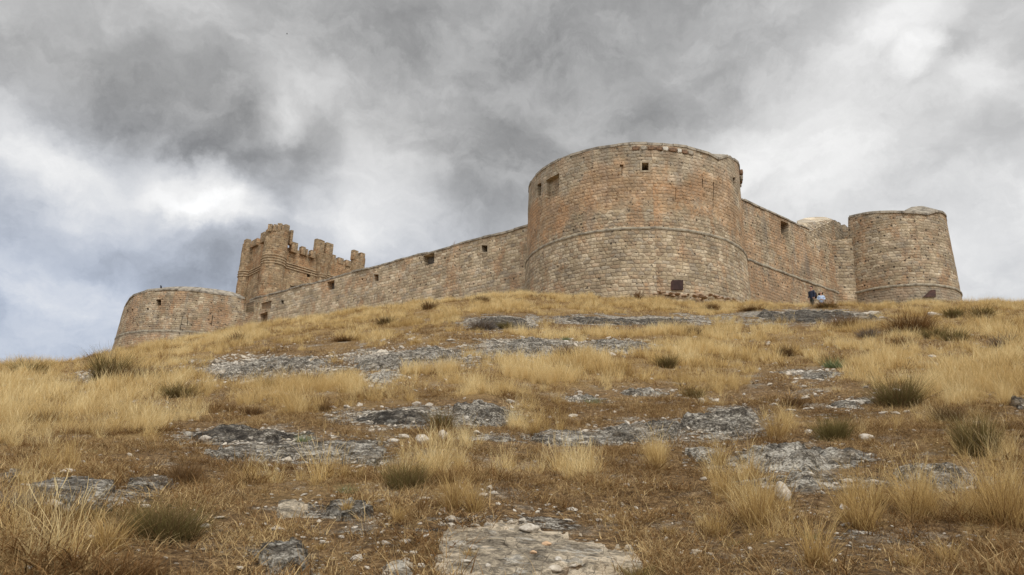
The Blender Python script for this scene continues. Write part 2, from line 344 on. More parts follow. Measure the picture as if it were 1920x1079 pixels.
def mat_blade(name, lo, mid, hi, trans=.35):
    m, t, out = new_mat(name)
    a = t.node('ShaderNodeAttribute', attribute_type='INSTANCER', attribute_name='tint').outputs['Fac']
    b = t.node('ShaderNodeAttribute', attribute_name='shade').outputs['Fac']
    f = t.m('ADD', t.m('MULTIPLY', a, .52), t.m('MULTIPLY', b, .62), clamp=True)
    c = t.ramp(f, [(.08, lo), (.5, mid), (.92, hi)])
    d = t.node('ShaderNodeBsdfDiffuse'); tr = t.node('ShaderNodeBsdfTranslucent'); t.l.new(c, d.inputs[0]); t.l.new(c, tr.inputs[0])
    mx = t.node('ShaderNodeMixShader'); mx.inputs[0].default_value = trans
    t.l.new(d.outputs[0], mx.inputs[1]); t.l.new(tr.outputs[0], mx.inputs[2]); t.l.new(mx.outputs[0], out.inputs[0]); return m
def mat_plain(name, c1, c2=None, scale=20, rough=.9, spec=.2, metal=0.0):
    m, t, out = new_mat(name); P = t.node('ShaderNodeTexCoord').outputs['Object']; n = t.noise(P, scale, 6, .65)
    c = t.mix(t.mr(n, .35, .65), c1, c2 or tuple(x * .6 for x in c1))
    principled(t, out, c, rough, t.bump(n, .01, .4), spec, metal); return m

def mat_masonry(name, mode, rad=None, seed=0, zmix=None, orange=.5, grey=.3, tone=1.0, wA=.62, hA=.40, wB=.40, hB=.34, bands=(), holes=.5, streak=1.0, tint=(1, 1, 1)):
    """mode 'cyl': local coords about a vertical axis; mode 'flat': local x along the wall. zmix: (z0,z1) rubble below, ashlar above."""
    m, t, out = new_mat(name); P = t.node('ShaderNodeTexCoord').outputs['Object']; x, y, z = t.sep(P)[0:3]
    u = t.m('MULTIPLY', t.m('ARCTAN2', x, y), rad) if mode == 'cyl' else x
    uv = t.xyz(u, z, seed * 3.7)
    wr = t.vm('SCALE', t.vm('SUBTRACT', t.noise(uv, 1.6, 3, .5, color=True), (.5, .5, .5)), sc_=.16)
    wf = t.vm('SCALE', t.vm('SUBTRACT', t.noise(uv, 7, 2, .5, color=True), (.5, .5, .5)), sc_=.06)
    q = t.sep(t.vm('ADD', t.vm('ADD', uv, wr), wf)); uu, vv = q[0], q[1]
    def pat(wd, ht, r, sheared, sd):
        vn = t.m('ADD', t.m('DIVIDE', vv, ht), sd)
        row = t.m('FLOOR', t.m('ADD', vn, .5 - r / 2))
        un = t.m('DIVIDE', uu, wd)
        if sheared:
            rr = t.white(t.m('ADD', row, sd * 7.1)); un = t.m('ADD', t.m('MULTIPLY', un, t.m('ADD', .75, t.m('MULTIPLY', rr, .55))), t.m('MULTIPLY', rr, 17.0))
        c = t.xyz(un, vn)
        e = t.voro(c, 1, r, 'DISTANCE_TO_EDGE').outputs['Distance']; col = t.voro(c, 1, r, 'F1').outputs['Color']
        if sheared:
            fr = t.m('FRACT', t.m('ADD', vn, .5 - r / 2)); rl = t.m('MINIMUM', fr, t.m('SUBTRACT', 1.0, fr)); e = t.m('MINIMUM', e, rl)
        return e, col
    wA *= .86; hA *= .86; wB *= .9; hB *= .9
    eA, cA = pat(wA, hA, .30, True, seed + .3); eB, cB = pat(wB, hB, .50, True, seed + 5.2)
    big = t.noise(uv, .35, 4, .55)
    if zmix: M = t.mr(t.m('ADD', z, t.m('MULTIPLY', t.m('SUBTRACT', big, .5), 6.0)), zmix[0], zmix[1])
    else: M = t.mr(big, .42, .56)
    e = t.mixf(M, eB, eA); col = t.mix(M, cB, cA); cr, cg, cb = t.sep(col)[0:3]
    fine = t.noise(uv, 5, 8, .7); fine2 = t.noise(uv, 19, 6, .7)
    c = t.ramp(cr, [(0, (.29, .23, .15)), (.28, (.39, .315, .205)), (.65, (.48, .39, .265)), (1, (.60, .51, .37))])
    c = t.mix(t.m('MULTIPLY', t.m('GREATER_THAN', cg, .78), .35), c, (.44, .28, .175))
    c = t.mix(t.m('MULTIPLY', t.m('LESS_THAN', cg, .16), .55), c, (.31, .28, .235))
    # vertical rust-coloured weathering, grey water stains, dark lichen
    st = t.vm('MULTIPLY', t.vm('ADD', uv, t.vm('SCALE', wr, sc_=4.0)), (1.0, .26, 1)); o1 = t.noise(st, .55, 6, .62); o2 = t.noise(uv, .45, 5, .6)
    om = t.m('MULTIPLY', t.mr(t.m('ADD', t.m('MULTIPLY', o1, .6), t.m('MULTIPLY', o2, .4)), .585 - .13 * orange, .66 - .13 * orange), t.mr(fine, .35, .55, .35, 1.))
    c = t.mix(t.m('MULTIPLY', om, .8), c, t.mix(cb, (.37, .20, .10), (.46, .29, .16)))
    sg = t.vm('MULTIPLY', uv, (1.0, .10, 1)); g1 = t.noise(sg, 1.25, 6, .62); g2 = t.noise(uv, .28, 4, .6)
    gm = t.m('MULTIPLY', t.mr(t.m('ADD', t.m('MULTIPLY', g1, .65), t.m('MULTIPLY', g2, .35)), .60 - .12 * grey, .72 - .12 * grey), streak)
    c = t.mix(t.m('MULTIPLY', gm, .55), c, (.235, .215, .185))
    dk = t.m('MULTIPLY', t.mr(t.noise(t.vm('MULTIPLY', uv, (2.2, .16, 1)), 1.3, 5, .6), .66, .74), streak)
    c = t.mix(t.m('MULTIPLY', dk, .7), c, (.10, .085, .07))
    c = t.mix(t.mr(fine, .62, .42, 0, .42), c, (.18, .135, .095)); c = t.mix(t.mr(fine2, .5, .72, 0, .35), c, (.58, .50, .40))
    # joints
    jw = t.mixf(M, .080, .045); jn = t.mr(t.noise(uv, 1.7, 5, .65), .36, .60, .12, 1.0)
    joint = t.mr(e, jw, t.m('MULTIPLY', jw, .25)); jj = t.m('MULTIPLY', joint, jn)
    c = t.mix(t.m('MULTIPLY', jj, .56), c, (.095, .072, .05))
    # holes / pitted blocks
    hv = t.voro(t.vm('ADD', uv, wr), 1.05, 1, 'F1'); hr = t.sep(hv.outputs['Color'])[0]
    hole = t.m('MULTIPLY', t.mr(hv.outputs['Distance'], .105, .075), t.m('LESS_THAN', hr, holes))
    hv2 = t.voro(uv, 2.6, 1, 'F1'); hole2 = t.m('MULTIPLY', t.mr(hv2.outputs['Distance'], .15, .10), t.m('LESS_THAN', t.sep(hv2.outputs['Color'])[0], .12 + holes * .2))
    hole = t.m('MAXIMUM', hole, hole2)
    c = t.mix(t.m('MULTIPLY', hole, .85), c, (.04, .032, .025))
    for (z0, z1, colr, amt) in bands:
        sf = .25 if amt > .5 else 1.1; zz = t.m('ADD', z, t.m('MULTIPLY', t.m('SUBTRACT', big, .5), 0.0 if amt > .5 else 7.0))
        bm_ = t.m('MULTIPLY', t.mr(t.m('ADD', zz, t.m('MULTIPLY', t.m('SUBTRACT', fine, .5), .8 if amt > .5 else 3.0)), z0, z0 + sf), t.mr(zz, z1, z1 - sf))
        c = t.mix(t.m('MULTIPLY', t.m('MULTIPLY', bm_, t.mr(fine, .3, .62, .4, 1.0)), amt), c, colr)
    wth = t.noise(uv, 1.1, 7, .7); c = t.mix(t.mr(wth, .56, .40, 0, .38), c, (.19, .155, .115)); c = t.mix(t.mr(wth, .54, .68, 0, .30), c, (.60, .52, .40))
    lw_ = t.noise(uv, .5, 5, .6); c = t.vm('SCALE', c, sc_=t.mr(lw_, .35, .65, .86, 1.20))
    c = t.vm('MULTIPLY', t.vm('SCALE', c, sc_=tone), tint)
    h = t.m('SUBTRACT', t.m('ADD', t.m('ADD', t.m('MULTIPLY', t.mr(e, 0.0, .22), .55), t.m('MULTIPLY', cb, .35)), t.m('ADD', t.m('MULTIPLY', fine, .5), t.m('MULTIPLY', fine2, .2))), hole)
    principled(t, out, c, .93, t.bump(h, .06, 1.0), .12); return m

MAT['soil'] = mat_soil()
MAT['rock'] = mat_rock('lichened_rock', .35); MAT['rock_pale'] = mat_rock('pale_rock', 0.0); MAT['rock_dark'] = mat_rock('dark_rock', 1.0)
MAT['slab'] = mat_rock('beige_rock', .1, True); MAT['stone'] = mat_stone_loose()
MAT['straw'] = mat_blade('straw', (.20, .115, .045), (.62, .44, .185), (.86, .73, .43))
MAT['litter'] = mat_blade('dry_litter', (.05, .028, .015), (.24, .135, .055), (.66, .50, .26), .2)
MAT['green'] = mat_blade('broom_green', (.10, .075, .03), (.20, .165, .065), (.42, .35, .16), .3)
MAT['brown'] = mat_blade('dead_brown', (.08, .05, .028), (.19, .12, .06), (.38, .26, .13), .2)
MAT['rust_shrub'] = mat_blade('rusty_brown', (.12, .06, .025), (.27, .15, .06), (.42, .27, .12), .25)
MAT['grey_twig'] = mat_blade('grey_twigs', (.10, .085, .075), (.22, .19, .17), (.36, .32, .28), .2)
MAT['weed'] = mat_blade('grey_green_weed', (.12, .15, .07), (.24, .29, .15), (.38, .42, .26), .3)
MAT['coping'] = mat_plain('coping_stone', (.40, .355, .285), (.16, .14, .115), 2.2)
MAT['frame'] = mat_plain('dressed_frame_stone', (.46, .38, .27), (.30, .245, .175), 2.5)
MAT['steel'] = mat_plain('rusty_steel', (.055, .030, .026), (.035, .02, .018), 3, .7)
MAT['steel_side'] = mat_plain('rusty_steel_side', (.11, .06, .05), (.06, .035, .03), 3, .7)
MAT['opening_shade'] = mat_plain('painted_opening_shade', (.02, .017, .014), (.012, .01, .008), 3)  # near-black panel colour paints the shade deep inside the openings
MAT['redstone'] = mat_plain('red_brown_corbel', (.26, .16, .10), (.12, .08, .055), 4)
MAT['whitestone'] = mat_plain('white_stone', (.66, .63, .56), (.45, .42, .36), 4)
MAT['wood'] = mat_plain('weathered_wood', (.17, .15, .13), (.09, .08, .07), 6)

# ------------------------------------------------------------------ object helpers
def link(name, me, mat=None, parent=None, loc=None, smooth=False):
    o = bpy.data.objects.new(name, me); sc.collection.objects.link(o)
    if mat is not None: me.materials.append(mat)
    if parent is not None: o.parent = parent
    if loc is not None: o.location = loc
    if smooth: me.polygons.foreach_set('use_smooth', [True] * len(me.polygons))
    return o
def tag(o, label, cat, group=None):
    o['label'] = label; o['category'] = cat
    if 'kind' not in o: o['kind'] = 'thing'
    if group: o['group'] = group
    return o
def thing(name, label, cat, loc=(0, 0, 0), rz=0.0, group=None):
    o = bpy.data.objects.new(name, None); sc.collection.objects.link(o); o.location = loc; o.rotation_euler = (0, 0, rz)
    o['kind'] = 'thing'; return tag(o, label, cat, group)
def mesh(name, v, f):
    me = bpy.data.meshes.new(name); me.from_pydata([tuple(map(float, q)) for q in v], [], [tuple(int(i) for i in q) for q in f]); me.update(); return me
def local(root, pts):
    c, s = math.cos(root.rotation_euler[2]), math.sin(root.rotation_euler[2]); o = []
    for p in pts:
        x, y, z = p[0] - root.location[0], p[1] - root.location[1], p[2] - root.location[2]
        o.append((x * c + y * s, -x * s + y * c, z))
    return o
def hexa(f4, b4):
    """front quad and back quad, both counterclockwise seen from the front"""
    v = list(f4) + list(b4)
    return v, [(0, 1, 2, 3), (7, 6, 5, 4), (0, 4, 5, 1), (1, 5, 6, 2), (2, 6, 7, 3), (3, 7, 4, 0)]
def merge(parts):
    V, Fc = [], []
    for v, f in parts:
        k = len(V); V += list(v); Fc += [tuple(i + k for i in q) for q in f]
    return V, Fc
def box(cx, cy, cz, sx, sy, sz, rz=0, jit=0, rnd=random):
    v = []
    for z in (-1, 1):
        for x, y in ((-1, -1), (1, -1), (1, 1), (-1, 1)):
            X = x * sx / 2 + rnd.uniform(-jit, jit); Y = y * sy / 2 + rnd.uniform(-jit, jit); Z = z * sz / 2 + rnd.uniform(-jit, jit)
            v.append((cx + X * math.cos(rz) - Y * math.sin(rz), cy + X * math.sin(rz) + Y * math.cos(rz), cz + Z))
    return v, [(3, 2, 1, 0), (4, 5, 6, 7), (0, 1, 5, 4), (1, 2, 6, 5), (2, 3, 7, 6), (3, 0, 4, 7)]
def rough_block(sx, sy, sz, seed, sub=2, amt=.12, rnd_=.45):
    bm = bmesh.new(); bmesh.ops.create_cube(bm, size=1)
    bmesh.ops.subdivide_edges(bm, edges=bm.edges, cuts=sub + 1, use_grid_fill=True)
    for v in bm.verts:
        p = v.co.copy(); r = max(abs(p.x), abs(p.y), abs(p.z)); s = p.normalized() * .62
        p = p.lerp(s, rnd_); n = mnoise.noise_vector(p * 2.6 + Vector((seed, 0, seed * .7))); p += n * amt
        v.co = Vector((p.x * sx, p.y * sy, p.z * sz))
    V = [tuple(v.co) for v in bm.verts]; Fc = [[v.index for v in f.verts] for f in bm.faces]; bm.free(); return V, Fc
def boolean_cut(o, cutters):
    V, Fc = merge(cutters); cm = mesh('cut', V, Fc)
    bm = bmesh.new(); bm.from_mesh(cm); bmesh.ops.recalc_face_normals(bm, faces=bm.faces); bm.to_mesh(cm); bm.free()
    c = bpy.data.objects.new('cut', cm); sc.collection.objects.link(c); c.parent = o.parent
    c.location = o.location
    m = o.modifiers.new('b', 'BOOLEAN'); m.operation = 'DIFFERENCE'; m.object = c; m.solver = 'EXACT'; m.use_self = False
    bpy.context.view_layer.update(); dg = bpy.context.evaluated_depsgraph_get()
    me = bpy.data.meshes.new_from_object(o.evaluated_get(dg)); o.modifiers.clear(); old = o.data; o.data = me
    bpy.data.objects.remove(c); bpy.data.meshes.remove(old); bpy.data.meshes.remove(cm)
def cyl_hit(C, R, px, py):
    a, t = ray(px, py); dx, dy = math.sin(a), math.cos(a); b = dx * C[0] + dy * C[1]; q = C[0] ** 2 + C[1] ** 2 - R * R; D = b * b - q
    s = b - math.sqrt(D) if D > 0 else b
    return (dx * s, dy * s, t * s)
def plane_hit(A, B, px, py):
    a, t = ray(px, py); dx, dy = math.sin(a), math.cos(a); ex, ey = B[0] - A[0], B[1] - A[1]
    s = (A[0] * ey - A[1] * ex) / (dx * ey - dy * ex); return (dx * s, dy * s, t * s)
def quad_cut(root, hit, quad, depth, nrm, out=.5):
    """quad: 4 pixels (bl, br, tr, tl); cut goes along -nrm(point)"""
    P = [hit(*q) for q in quad]; c = np.mean(P, axis=0); n = nrm(c)
    f = [(p[0] + n[0] * out, p[1] + n[1] * out, p[2]) for p in P]; b = [(p[0] - n[0] * depth, p[1] - n[1] * depth, p[2]) for p in P]
    v, fc = hexa(f, b); return local(root, v), fc
def panel(root, hit, quad, depth, nrm, mat, name, grow=.04, thick=.06):
    P = [hit(*q) for q in quad]; c = np.mean(P, axis=0); n = nrm(c)
    P = [tuple(c[i] + (p[i] - c[i]) * (1 + grow) for i in range(3)) for p in P]
    f = [(p[0] - n[0] * depth, p[1] - n[1] * depth, p[2]) for p in P]; b = [(p[0] - n[0] * (depth + thick), p[1] - n[1] * (depth + thick), p[2]) for p in P]
    v, fc = hexa(f, b); return link(name, mesh(name, local(root, v), fc), mat, root)
def window_frame(root, hit, q, nrm, w=3.2):
    (ax, ay), (bx, by), (cx, cy), (dx, dy) = q      # bl, br, tr, tl
    bars = [[(ax - w, ay + w * .9), (bx + w, by + w * .9), (bx + w, by + .05), (ax - w, ay + .05)], [(dx - w, dy - .05), (cx + w, cy - .05), (cx + w, cy - w), (dx - w, dy - w)],
            [(ax - w, ay - .05), (ax - .05, ay - .05), (dx - .05, dy + .05), (dx - w, dy + .05)], [(bx + .05, by - .05), (bx + w, by - .05), (cx + w, cy + .05), (cx + .05, cy + .05)]]
    parts = []
    for b_ in bars:
        P = [hit(*p) for p in b_]; n = nrm(np.mean(P, axis=0)); v, fc = hexa([(p[0] + n[0] * .06, p[1] + n[1] * .06, p[2]) for p in P], [(p[0] - n[0] * .1, p[1] - n[1] * .1, p[2]) for p in P]); parts.append((local(root, v), fc))
    V, Fc = merge(parts); return link('window_frame', mesh('window_frame', V, Fc), MAT['frame'], root)
def rect(x0, x1, y0, y1): return [(x0, y1), (x1, y1), (x1, y0), (x0, y0)]

# ------------------------------------------------------------------ round towers of the outer wall
def rim_from_pixels(C, R, pts, default, zadd=0):
    za = []
    for px, py in pts:
        p = cyl_hit(C, R, px, py); za.append((math.atan2(p[0], p[1]), p[2]))
    za.sort(); A = [a for a, _ in za]; Z = [z for _, z in za]; ca = math.atan2(C[0], C[1])
    def f(phi):
        x, y = C[0] + R * math.sin(phi), C[1] + R * math.cos(phi); a = math.atan2(x, y)
        front = -(x - C[0]) * math.sin(ca) - (y - C[1]) * math.cos(ca) > -R * .1
        z = float(np.interp(a, A, Z)); k = 1.0 if front else max(0, 1 - ((x - C[0]) * math.sin(ca) + (y - C[1]) * math.cos(ca) - R * .1) / (R * .3))
        return z * k + default * (1 - k) + zadd
    return f
def round_tower(root, C, prof, rim, mat, name='wall', n=260, seed=0, dz=.45):
    V, Fc = [], []; z0 = root.location[2]; zs = list(np.arange(prof[0][0], min(rim(k * 2 * math.pi / 60) for k in range(60)) - .3, dz))
    for z in zs:
        r = np.interp(z, [p[0] for p in prof], [p[1] for p in prof])
        for k in range(n):
            a = 2 * math.pi * k / n; rr = r + .05 * (mnoise.noise(Vector((a * r * .9, z * .9, seed))) + .6 * mnoise.noise(Vector((a * r * 2.6, z * 2.6, seed + 9))))
            V.append((rr * math.sin(a), rr * math.cos(a), z - z0))
    rt = prof[-1][1]
    for k in range(n):
        a = 2 * math.pi * k / n; V.append((rt * math.sin(a), rt * math.cos(a), rim(a) - z0 - .02))
    m_ = len(zs) + 1
    for i in range(m_ - 1):
        for k in range(n): k2 = (k + 1) % n; Fc.append((i * n + k, (i + 1) * n + k, (i + 1) * n + k2, i * n + k2))
    Fc.append(tuple(range(n))); c = len(V); V.append((0, 0, np.mean([rim(a * .1) for a in range(62)]) - z0 - .4))
    for k in range(n): Fc.append(((m_ - 1) * n + k, c, (m_ - 1) * n + (k + 1) % n))
    me = mesh(name, V, Fc); bm = bmesh.new(); bm.from_mesh(me); bmesh.ops.recalc_face_normals(bm, faces=bm.faces); bm.to_mesh(me); bm.free()
    return link(name, me, mat, root)
def string_course(root, r, z, mat, h=.2, p=.14, n=220, name='string_course', seed=0):
    V, Fc = [], []; z0 = root.location[2]; prof = [(-.05, h), (p * .7, h * .8), (p, h * .1), (p * .7, -h * .7), (-.05, -h)]
    for k in range(n):
        a = 2 * math.pi * k / n; j = .05 * mnoise.noise(Vector((a * r * .8, seed, 3))) ; jr = .05 * mnoise.noise(Vector((a * r * 2.2, seed, 7)))
        for (dr, dzz) in prof: V.append(((r + dr + jr) * math.sin(a), (r + dr + jr) * math.cos(a), z - z0 + dzz + j))
    q = len(prof)
    for k in range(n):
        for i in range(q - 1): Fc.append((k * q + i, ((k + 1) % n) * q + i, ((k + 1) % n) * q + i + 1, k * q + i + 1))
        Fc.append((k * q + q - 1, ((k + 1) % n) * q + q - 1, ((k + 1) % n) * q, k * q))
    return link(name, mesh(name, V, Fc), mat, root)
def ring_coping(root, C, R, rim, inner, mat, rin=1.6, n=200, name='coping', gap=None, seed=1, over=.14):
    rnd = random.Random(seed); z0 = root.location[2]; parts = []; k = 0
    while k < n:
        w = rnd.choice([3, 4, 5]); k2 = min(n, k + w); a0 = 2 * math.pi * k / n + .0015; a1 = 2 * math.pi * k2 / n - .0015; am = (a0 + a1) / 2
        if not (gap and gap(am)):
            o = over + rnd.uniform(-.06, .05); dz = rnd.uniform(-.04, .03); o = o if rnd.random() > .12 else -.02
            f4 = []; b4 = []
            for a in (a0, a1):
                f4.append(((R + o) * math.sin(a), (R + o) * math.cos(a), rim(a) - z0 - .11 + dz)); b4.append(((R - rin) * math.sin(a), (R - rin) * math.cos(a), rim(a) - z0 - .35))
            for a in (a1, a0):
                f4.append(((R + o) * math.sin(a), (R + o) * math.cos(a), rim(a) - z0 + .09 + dz)); b4.append(((R - rin) * math.sin(a), (R - rin) * math.cos(a), inner(a) - z0 + dz * .5))
            parts.append(hexa(f4, b4))
        k = k2
    V, Fc = merge(parts); me = mesh(name, V, Fc); bm = bmesh.new(); bm.from_mesh(me); bmesh.ops.recalc_face_normals(bm, faces=bm.faces); bm.to_mesh(me); bm.free()
    return link(name, me, mat, root)

# --- the big round tower
TC = (62.5 * math.sin(R_(9.75)), 62.5 * math.cos(R_(9.75)))
tower = thing('round_tower', 'largest round stone tower, nearest on the hilltop, with one rusty hatch at its foot', 'tower', (TC[0], TC[1], 14.0))
STR = 20.9
rim_t = rim_from_pixels(TC, 9.3, [(1347, 298.5), (1355, 295), (1369, 291), (1378, 302), (1386, 311), (1393, 338)], 28.1)
_ca0 = math.radians(9.75)
def rim_tower(phi):
    x, y = TC[0] + 9.3 * math.sin(phi), TC[1] + 9.3 * math.cos(phi); a = math.atan2(x, y)
    k = sstep(R_(16.4), R_(16.6), np.array(a)); z = float(28.05 * (1 - k) + rim_t(phi) * k); return z + .05 * mnoise.noise(Vector((phi * 9, 3, 5)))
MAT['tower_upper'] = mat_masonry('tower_upper_masonry', 'cyl', 9.3, 1, (7.5, 9.6), orange=.80, grey=.55, holes=.3, tone=1.0, hA=.33, wA=.62, wB=.44, hB=.30, bands=[(8.0, 12.4, (.42, .235, .115), .49), (11.8, 15.5, (.34, .30, .235), .40)])
MAT['tower_lower'] = mat_masonry('tower_lower_masonry', 'cyl', 9.5, 2, (40, 41), orange=.42, grey=.25, holes=.12, wB=.50, hB=.33, tone=1.05)
MAT['string'] = mat_plain('string_course_stone', (.40, .36, .28), (.19, .165, .13), 2.4)
n_t = lambda c: (lambda v: v / np.linalg.norm(v))(np.array([c[0] - TC[0], c[1] - TC[1]]))
h_t = lambda px, py: cyl_hit(TC, 9.3, px, py); h_tl = lambda px, py: cyl_hit(TC, 9.5, px, py)
up = round_tower(tower, TC, [(STR, 9.38), (28.1, 9.3)], rim_tower, MAT['tower_upper'], 'upper_wall', seed=1)
cuts = [(rect(1203.5, 1216, 306, 320.5), 1.5), ([(1008, 372), (1014.5, 367), (1015, 342.5), (1007.8, 347)], .9), ([(1024, 377), (1048, 367), (1049, 325), (1024, 339)], .45),
        (rect(1374, 1379, 333, 346), .8), (rect(1162, 1169, 309.5, 313.5), .3), (rect(1165.3, 1167, 314, 330), .1),
        ([(1316.6, 353), (1318, 353), (1318.2, 335), (1316, 335)], .35), ([(1335.2, 392), (1336.6, 392), (1338.2, 342), (1336.6, 342)], .25), ([(1266, 376), (1267, 376), (1267.2, 352), (1266.2, 352)], .25)]
boolean_cut(up, [quad_cut(tower, h_t, q, d, n_t) for q, d in cuts])
panel(tower, h_t, rect(1203.5, 1216, 306, 320.5), 1.2, n_t, MAT['opening_shade'], 'window', -.04)
window_frame(tower, h_t, rect(1203.5, 1216, 306, 320.5), n_t)
lo = round_tower(tower, TC, [(13.0, 9.68), (15.5, 9.62), (STR - .02, 9.45), (STR, 9.44)], lambda a: STR, MAT['tower_lower'], 'lower_wall', seed=4)
string_course(tower, 9.42, STR, MAT['string'], .12, .10, seed=2)
inner_t = lambda a: rim_tower(a) + .75
ring_coping(tower, TC, 9.3, rim_tower, inner_t, MAT['coping'], seed=3, over=.07)
# rough corbel stones under part of the rim, some red brown, some patched white
parts = []
for k, (px, wd, kind) in enumerate([(1193, 17, 0), (1207, 12, 2), (1222, 16, 0), (1236, 14, 0), (1248, 11, 1), (1262, 18, 0), (1274, 9, 1), (1284, 15, 0), (1295, 12, 2)]):
    py = 272 + (px - 1210) ** 2 * .0013 + 6; p = h_t(px, py); n = n_t(p); v, f = rough_block(wd * .038, .34, .36, k, 2, .14)
    me = mesh('corbel_stone', v, f); o = link('corbel_stone', me, MAT[('redstone', 'whitestone', 'coping')[kind]], tower, smooth=True)
    o.location = local(tower, [(p[0] - n[0] * .10, p[1] - n[1] * .10, min(p[2], rim_tower(math.atan2(n[0], n[1])) - .2))])[0]; o.rotation_euler = (0, 0, -math.atan2(n[0], n[1]))
for k, phi in enumerate((96, 99.5, 103, 106.5, 88)):
    a = R_(phi + 0); v, f = rough_block(.42, .40, .42, 20 + k); o = link('corbel_stone', mesh('corbel_stone', v, f), MAT['redstone' if k % 2 else 'coping'], tower, smooth=True)
    o.location = (9.42 * math.sin(a), 9.42 * math.cos(a), rim_tower(a) - 14 - .45 - .1 * (k % 3)); o.rotation_euler = (0, 0, -a)
# rusty steel hatch box at its foot
P = [h_tl(*q) for q in rect(1259, 1279, 527, 545)]; n = n_t(np.mean(P, axis=0))
f4 = [(p[0] + n[0] * .22, p[1] + n[1] * .22, p[2]) for p in P]; b4 = [(p[0] - n[0] * .5, p[1] - n[1] * .5, p[2]) for p in P]
b4[0] = (b4[0][0] - .5, b4[0][1] - .1, b4[0][2]); v, f = hexa(f4, b4)
hat = tag(link('steel_hatch', mesh('steel_hatch', v, f), MAT['steel']), 'dark rusty steel hatch box set into the foot of the largest round tower', 'hatch')
hat.data.materials.append(MAT['steel_side']); hat.data.polygons[5].material_index = 1
vv, ff = merge([box(0, 0, 0, .9, .03, .05), box(0, 0, .55, .9, .03, .05)])

# --- left bastion
BC = (106 * math.sin(R_(-22.7)), 106 * math.cos(R_(-22.7))); BR = 10.2
bas = thing('round_bastion', 'low wide round bastion at the far end of the long wall, bird on top', 'tower', (BC[0], BC[1], 12.0))
rim_b = rim_from_pixels(BC, BR, [(237.8, 572), (247.3, 556.3), (269.3, 547), (310.3, 543.6), (357.6, 545.2), (404.8, 551.2), (455.2, 559)], 25.3)
inn_b0 = rim_from_pixels(BC, BR - 1.7, [(250, 553), (270, 545.5), (293, 541), (341.8, 537.6), (381, 539.7), (420.6, 545.2), (445.8, 550), (457.6, 558.3)], 25.9)
inn_b = lambda a: max(inn_b0(a), rim_b(a) + .1)
h_b = lambda px, py: cyl_hit(BC, BR, px, py); n_b = lambda c: (lambda v: v / np.linalg.norm(v))(np.array([c[0] - BC[0], c[1] - BC[1]]))
MAT['bastion'] = mat_masonry('bastion_masonry', 'cyl', BR, 5, (2, 5), orange=.75, grey=.5, holes=.35, wA=.62, hA=.31, wB=.5, hB=.36, tone=.95, bands=[(7.6, 8.5, (.22, .2, .165), .55)])
bw = round_tower(bas, BC, [(9.0, BR + 1.75), (20.2, BR + .35), (25.2, BR)], rim_b, MAT['bastion'], 'wall', seed=8)
boolean_cut(bw, [quad_cut(bas, h_b, q, d, n_b) for q, d in [
    (rect(294, 303, 562, 573.5), 1.5), ([(239.6, 588), (242, 588), (242.5, 581), (239, 581)], .5), ([(248, 590), (250.5, 588), (252.5, 580), (249, 580)], .5), (rect(277.5, 281, 579, 583), .4),
    ([(457, 585.5), (475.5, 586.5), (477, 530), (455, 530)], 1.8), ([(337, 629), (338.5, 629), (343.8, 594), (342.5, 594)], .35), ([(351.5, 612), (352.8, 612), (354, 588), (352.8, 588)], .25),
    ([(395, 612), (396.5, 612), (399.5, 592), (398, 592)], .3)]])
panel(bas, h_b, rect(294, 303, 562, 573.5), 1.1, n_b, MAT['opening_shade'], 'window', -.04)
window_frame(bas, h_b, rect(294, 303, 562, 573.5), n_b, 2.2)
string_course(bas, BR + .36, 20.1, MAT['string'], .14, .07, seed=5)
gapb = lambda a: h_b(455, 560)[0] < BC[0] + BR * math.sin(a) and BC[1] + BR * math.cos(a) < BC[1]
ring_coping(bas, BC, BR, rim_b, inn_b, MAT['coping'], rin=1.7, gap=gapb, seed=7, over=.1)

# --- right bastion
DC = (79.2 * math.sin(R_(28.25)), 79.2 * math.cos(R_(28.25))); DR = 5.45
rb = thing('round_bastion', 'round corner tower beyond the two walkers, rusty plate at its foot', 'tower', (DC[0], DC[1], 13.0))
rim_r = rim_from_pixels(DC, DR - .12, [(1587.5, 408), (1620.6, 401.4), (1655, 398.2), (1689, 398.2), (1737.5, 403.2), (1749, 397), (1765, 398), (1776, 409)], 28.6)
inn_r0 = rim_from_pixels(DC, DR - 1.5, [(1595, 403.6), (1620, 397.8), (1655, 394.4), (1696, 394.8), (1707, 388.0), (1721.4, 386), (1746.6, 389.5), (1765, 397)], 29.2)
inn_r = lambda a: max(inn_r0(a), rim_r(a) + .1)
h_r = lambda px, py: cyl_hit(DC, DR, px, py); n_r = lambda c: (lambda v: v / np.linalg.norm(v))(np.array([c[0] - DC[0], c[1] - DC[1]]))
MAT['bastion_r'] = mat_masonry('corner_tower_masonry', 'cyl', DR, 9, (1.5, 3), orange=.75, grey=.5, holes=.6, wA=.66, hA=.31, tone=1.0, bands=[(5.5, 7.8, (.25, .225, .18), .55)])
rw = round_tower(rb, DC, [(10.0, DR + .65), (20.9, DR + .12), (28.5, DR - .12)], rim_r, MAT['bastion_r'], 'wall', n=200, seed=12)
boolean_cut(rw, [quad_cut(rb, h_r, [(1558, 458), (1588, 452), (1588.5, 375), (1558, 375)], 2.2, n_r)])
string_course(rb, DR + .12, 20.9, MAT['string'], .13, .12, seed=8)
_g = h_r(1588, 405); gapr = lambda a: DC[0] + DR * math.sin(a) < _g[0] and DC[1] + DR * math.cos(a) < DC[1] + 2.5
ring_coping(rb, DC, DR - .12, rim_r, inn_r, MAT['coping'], rin=1.5, n=150, gap=gapr, seed=9, over=.12)
P = [h_r(*q) for q in [(1727, 559.5), (1750, 559), (1749.5, 546), (1741, 546.5)]]; n = n_r(np.mean(P, axis=0))
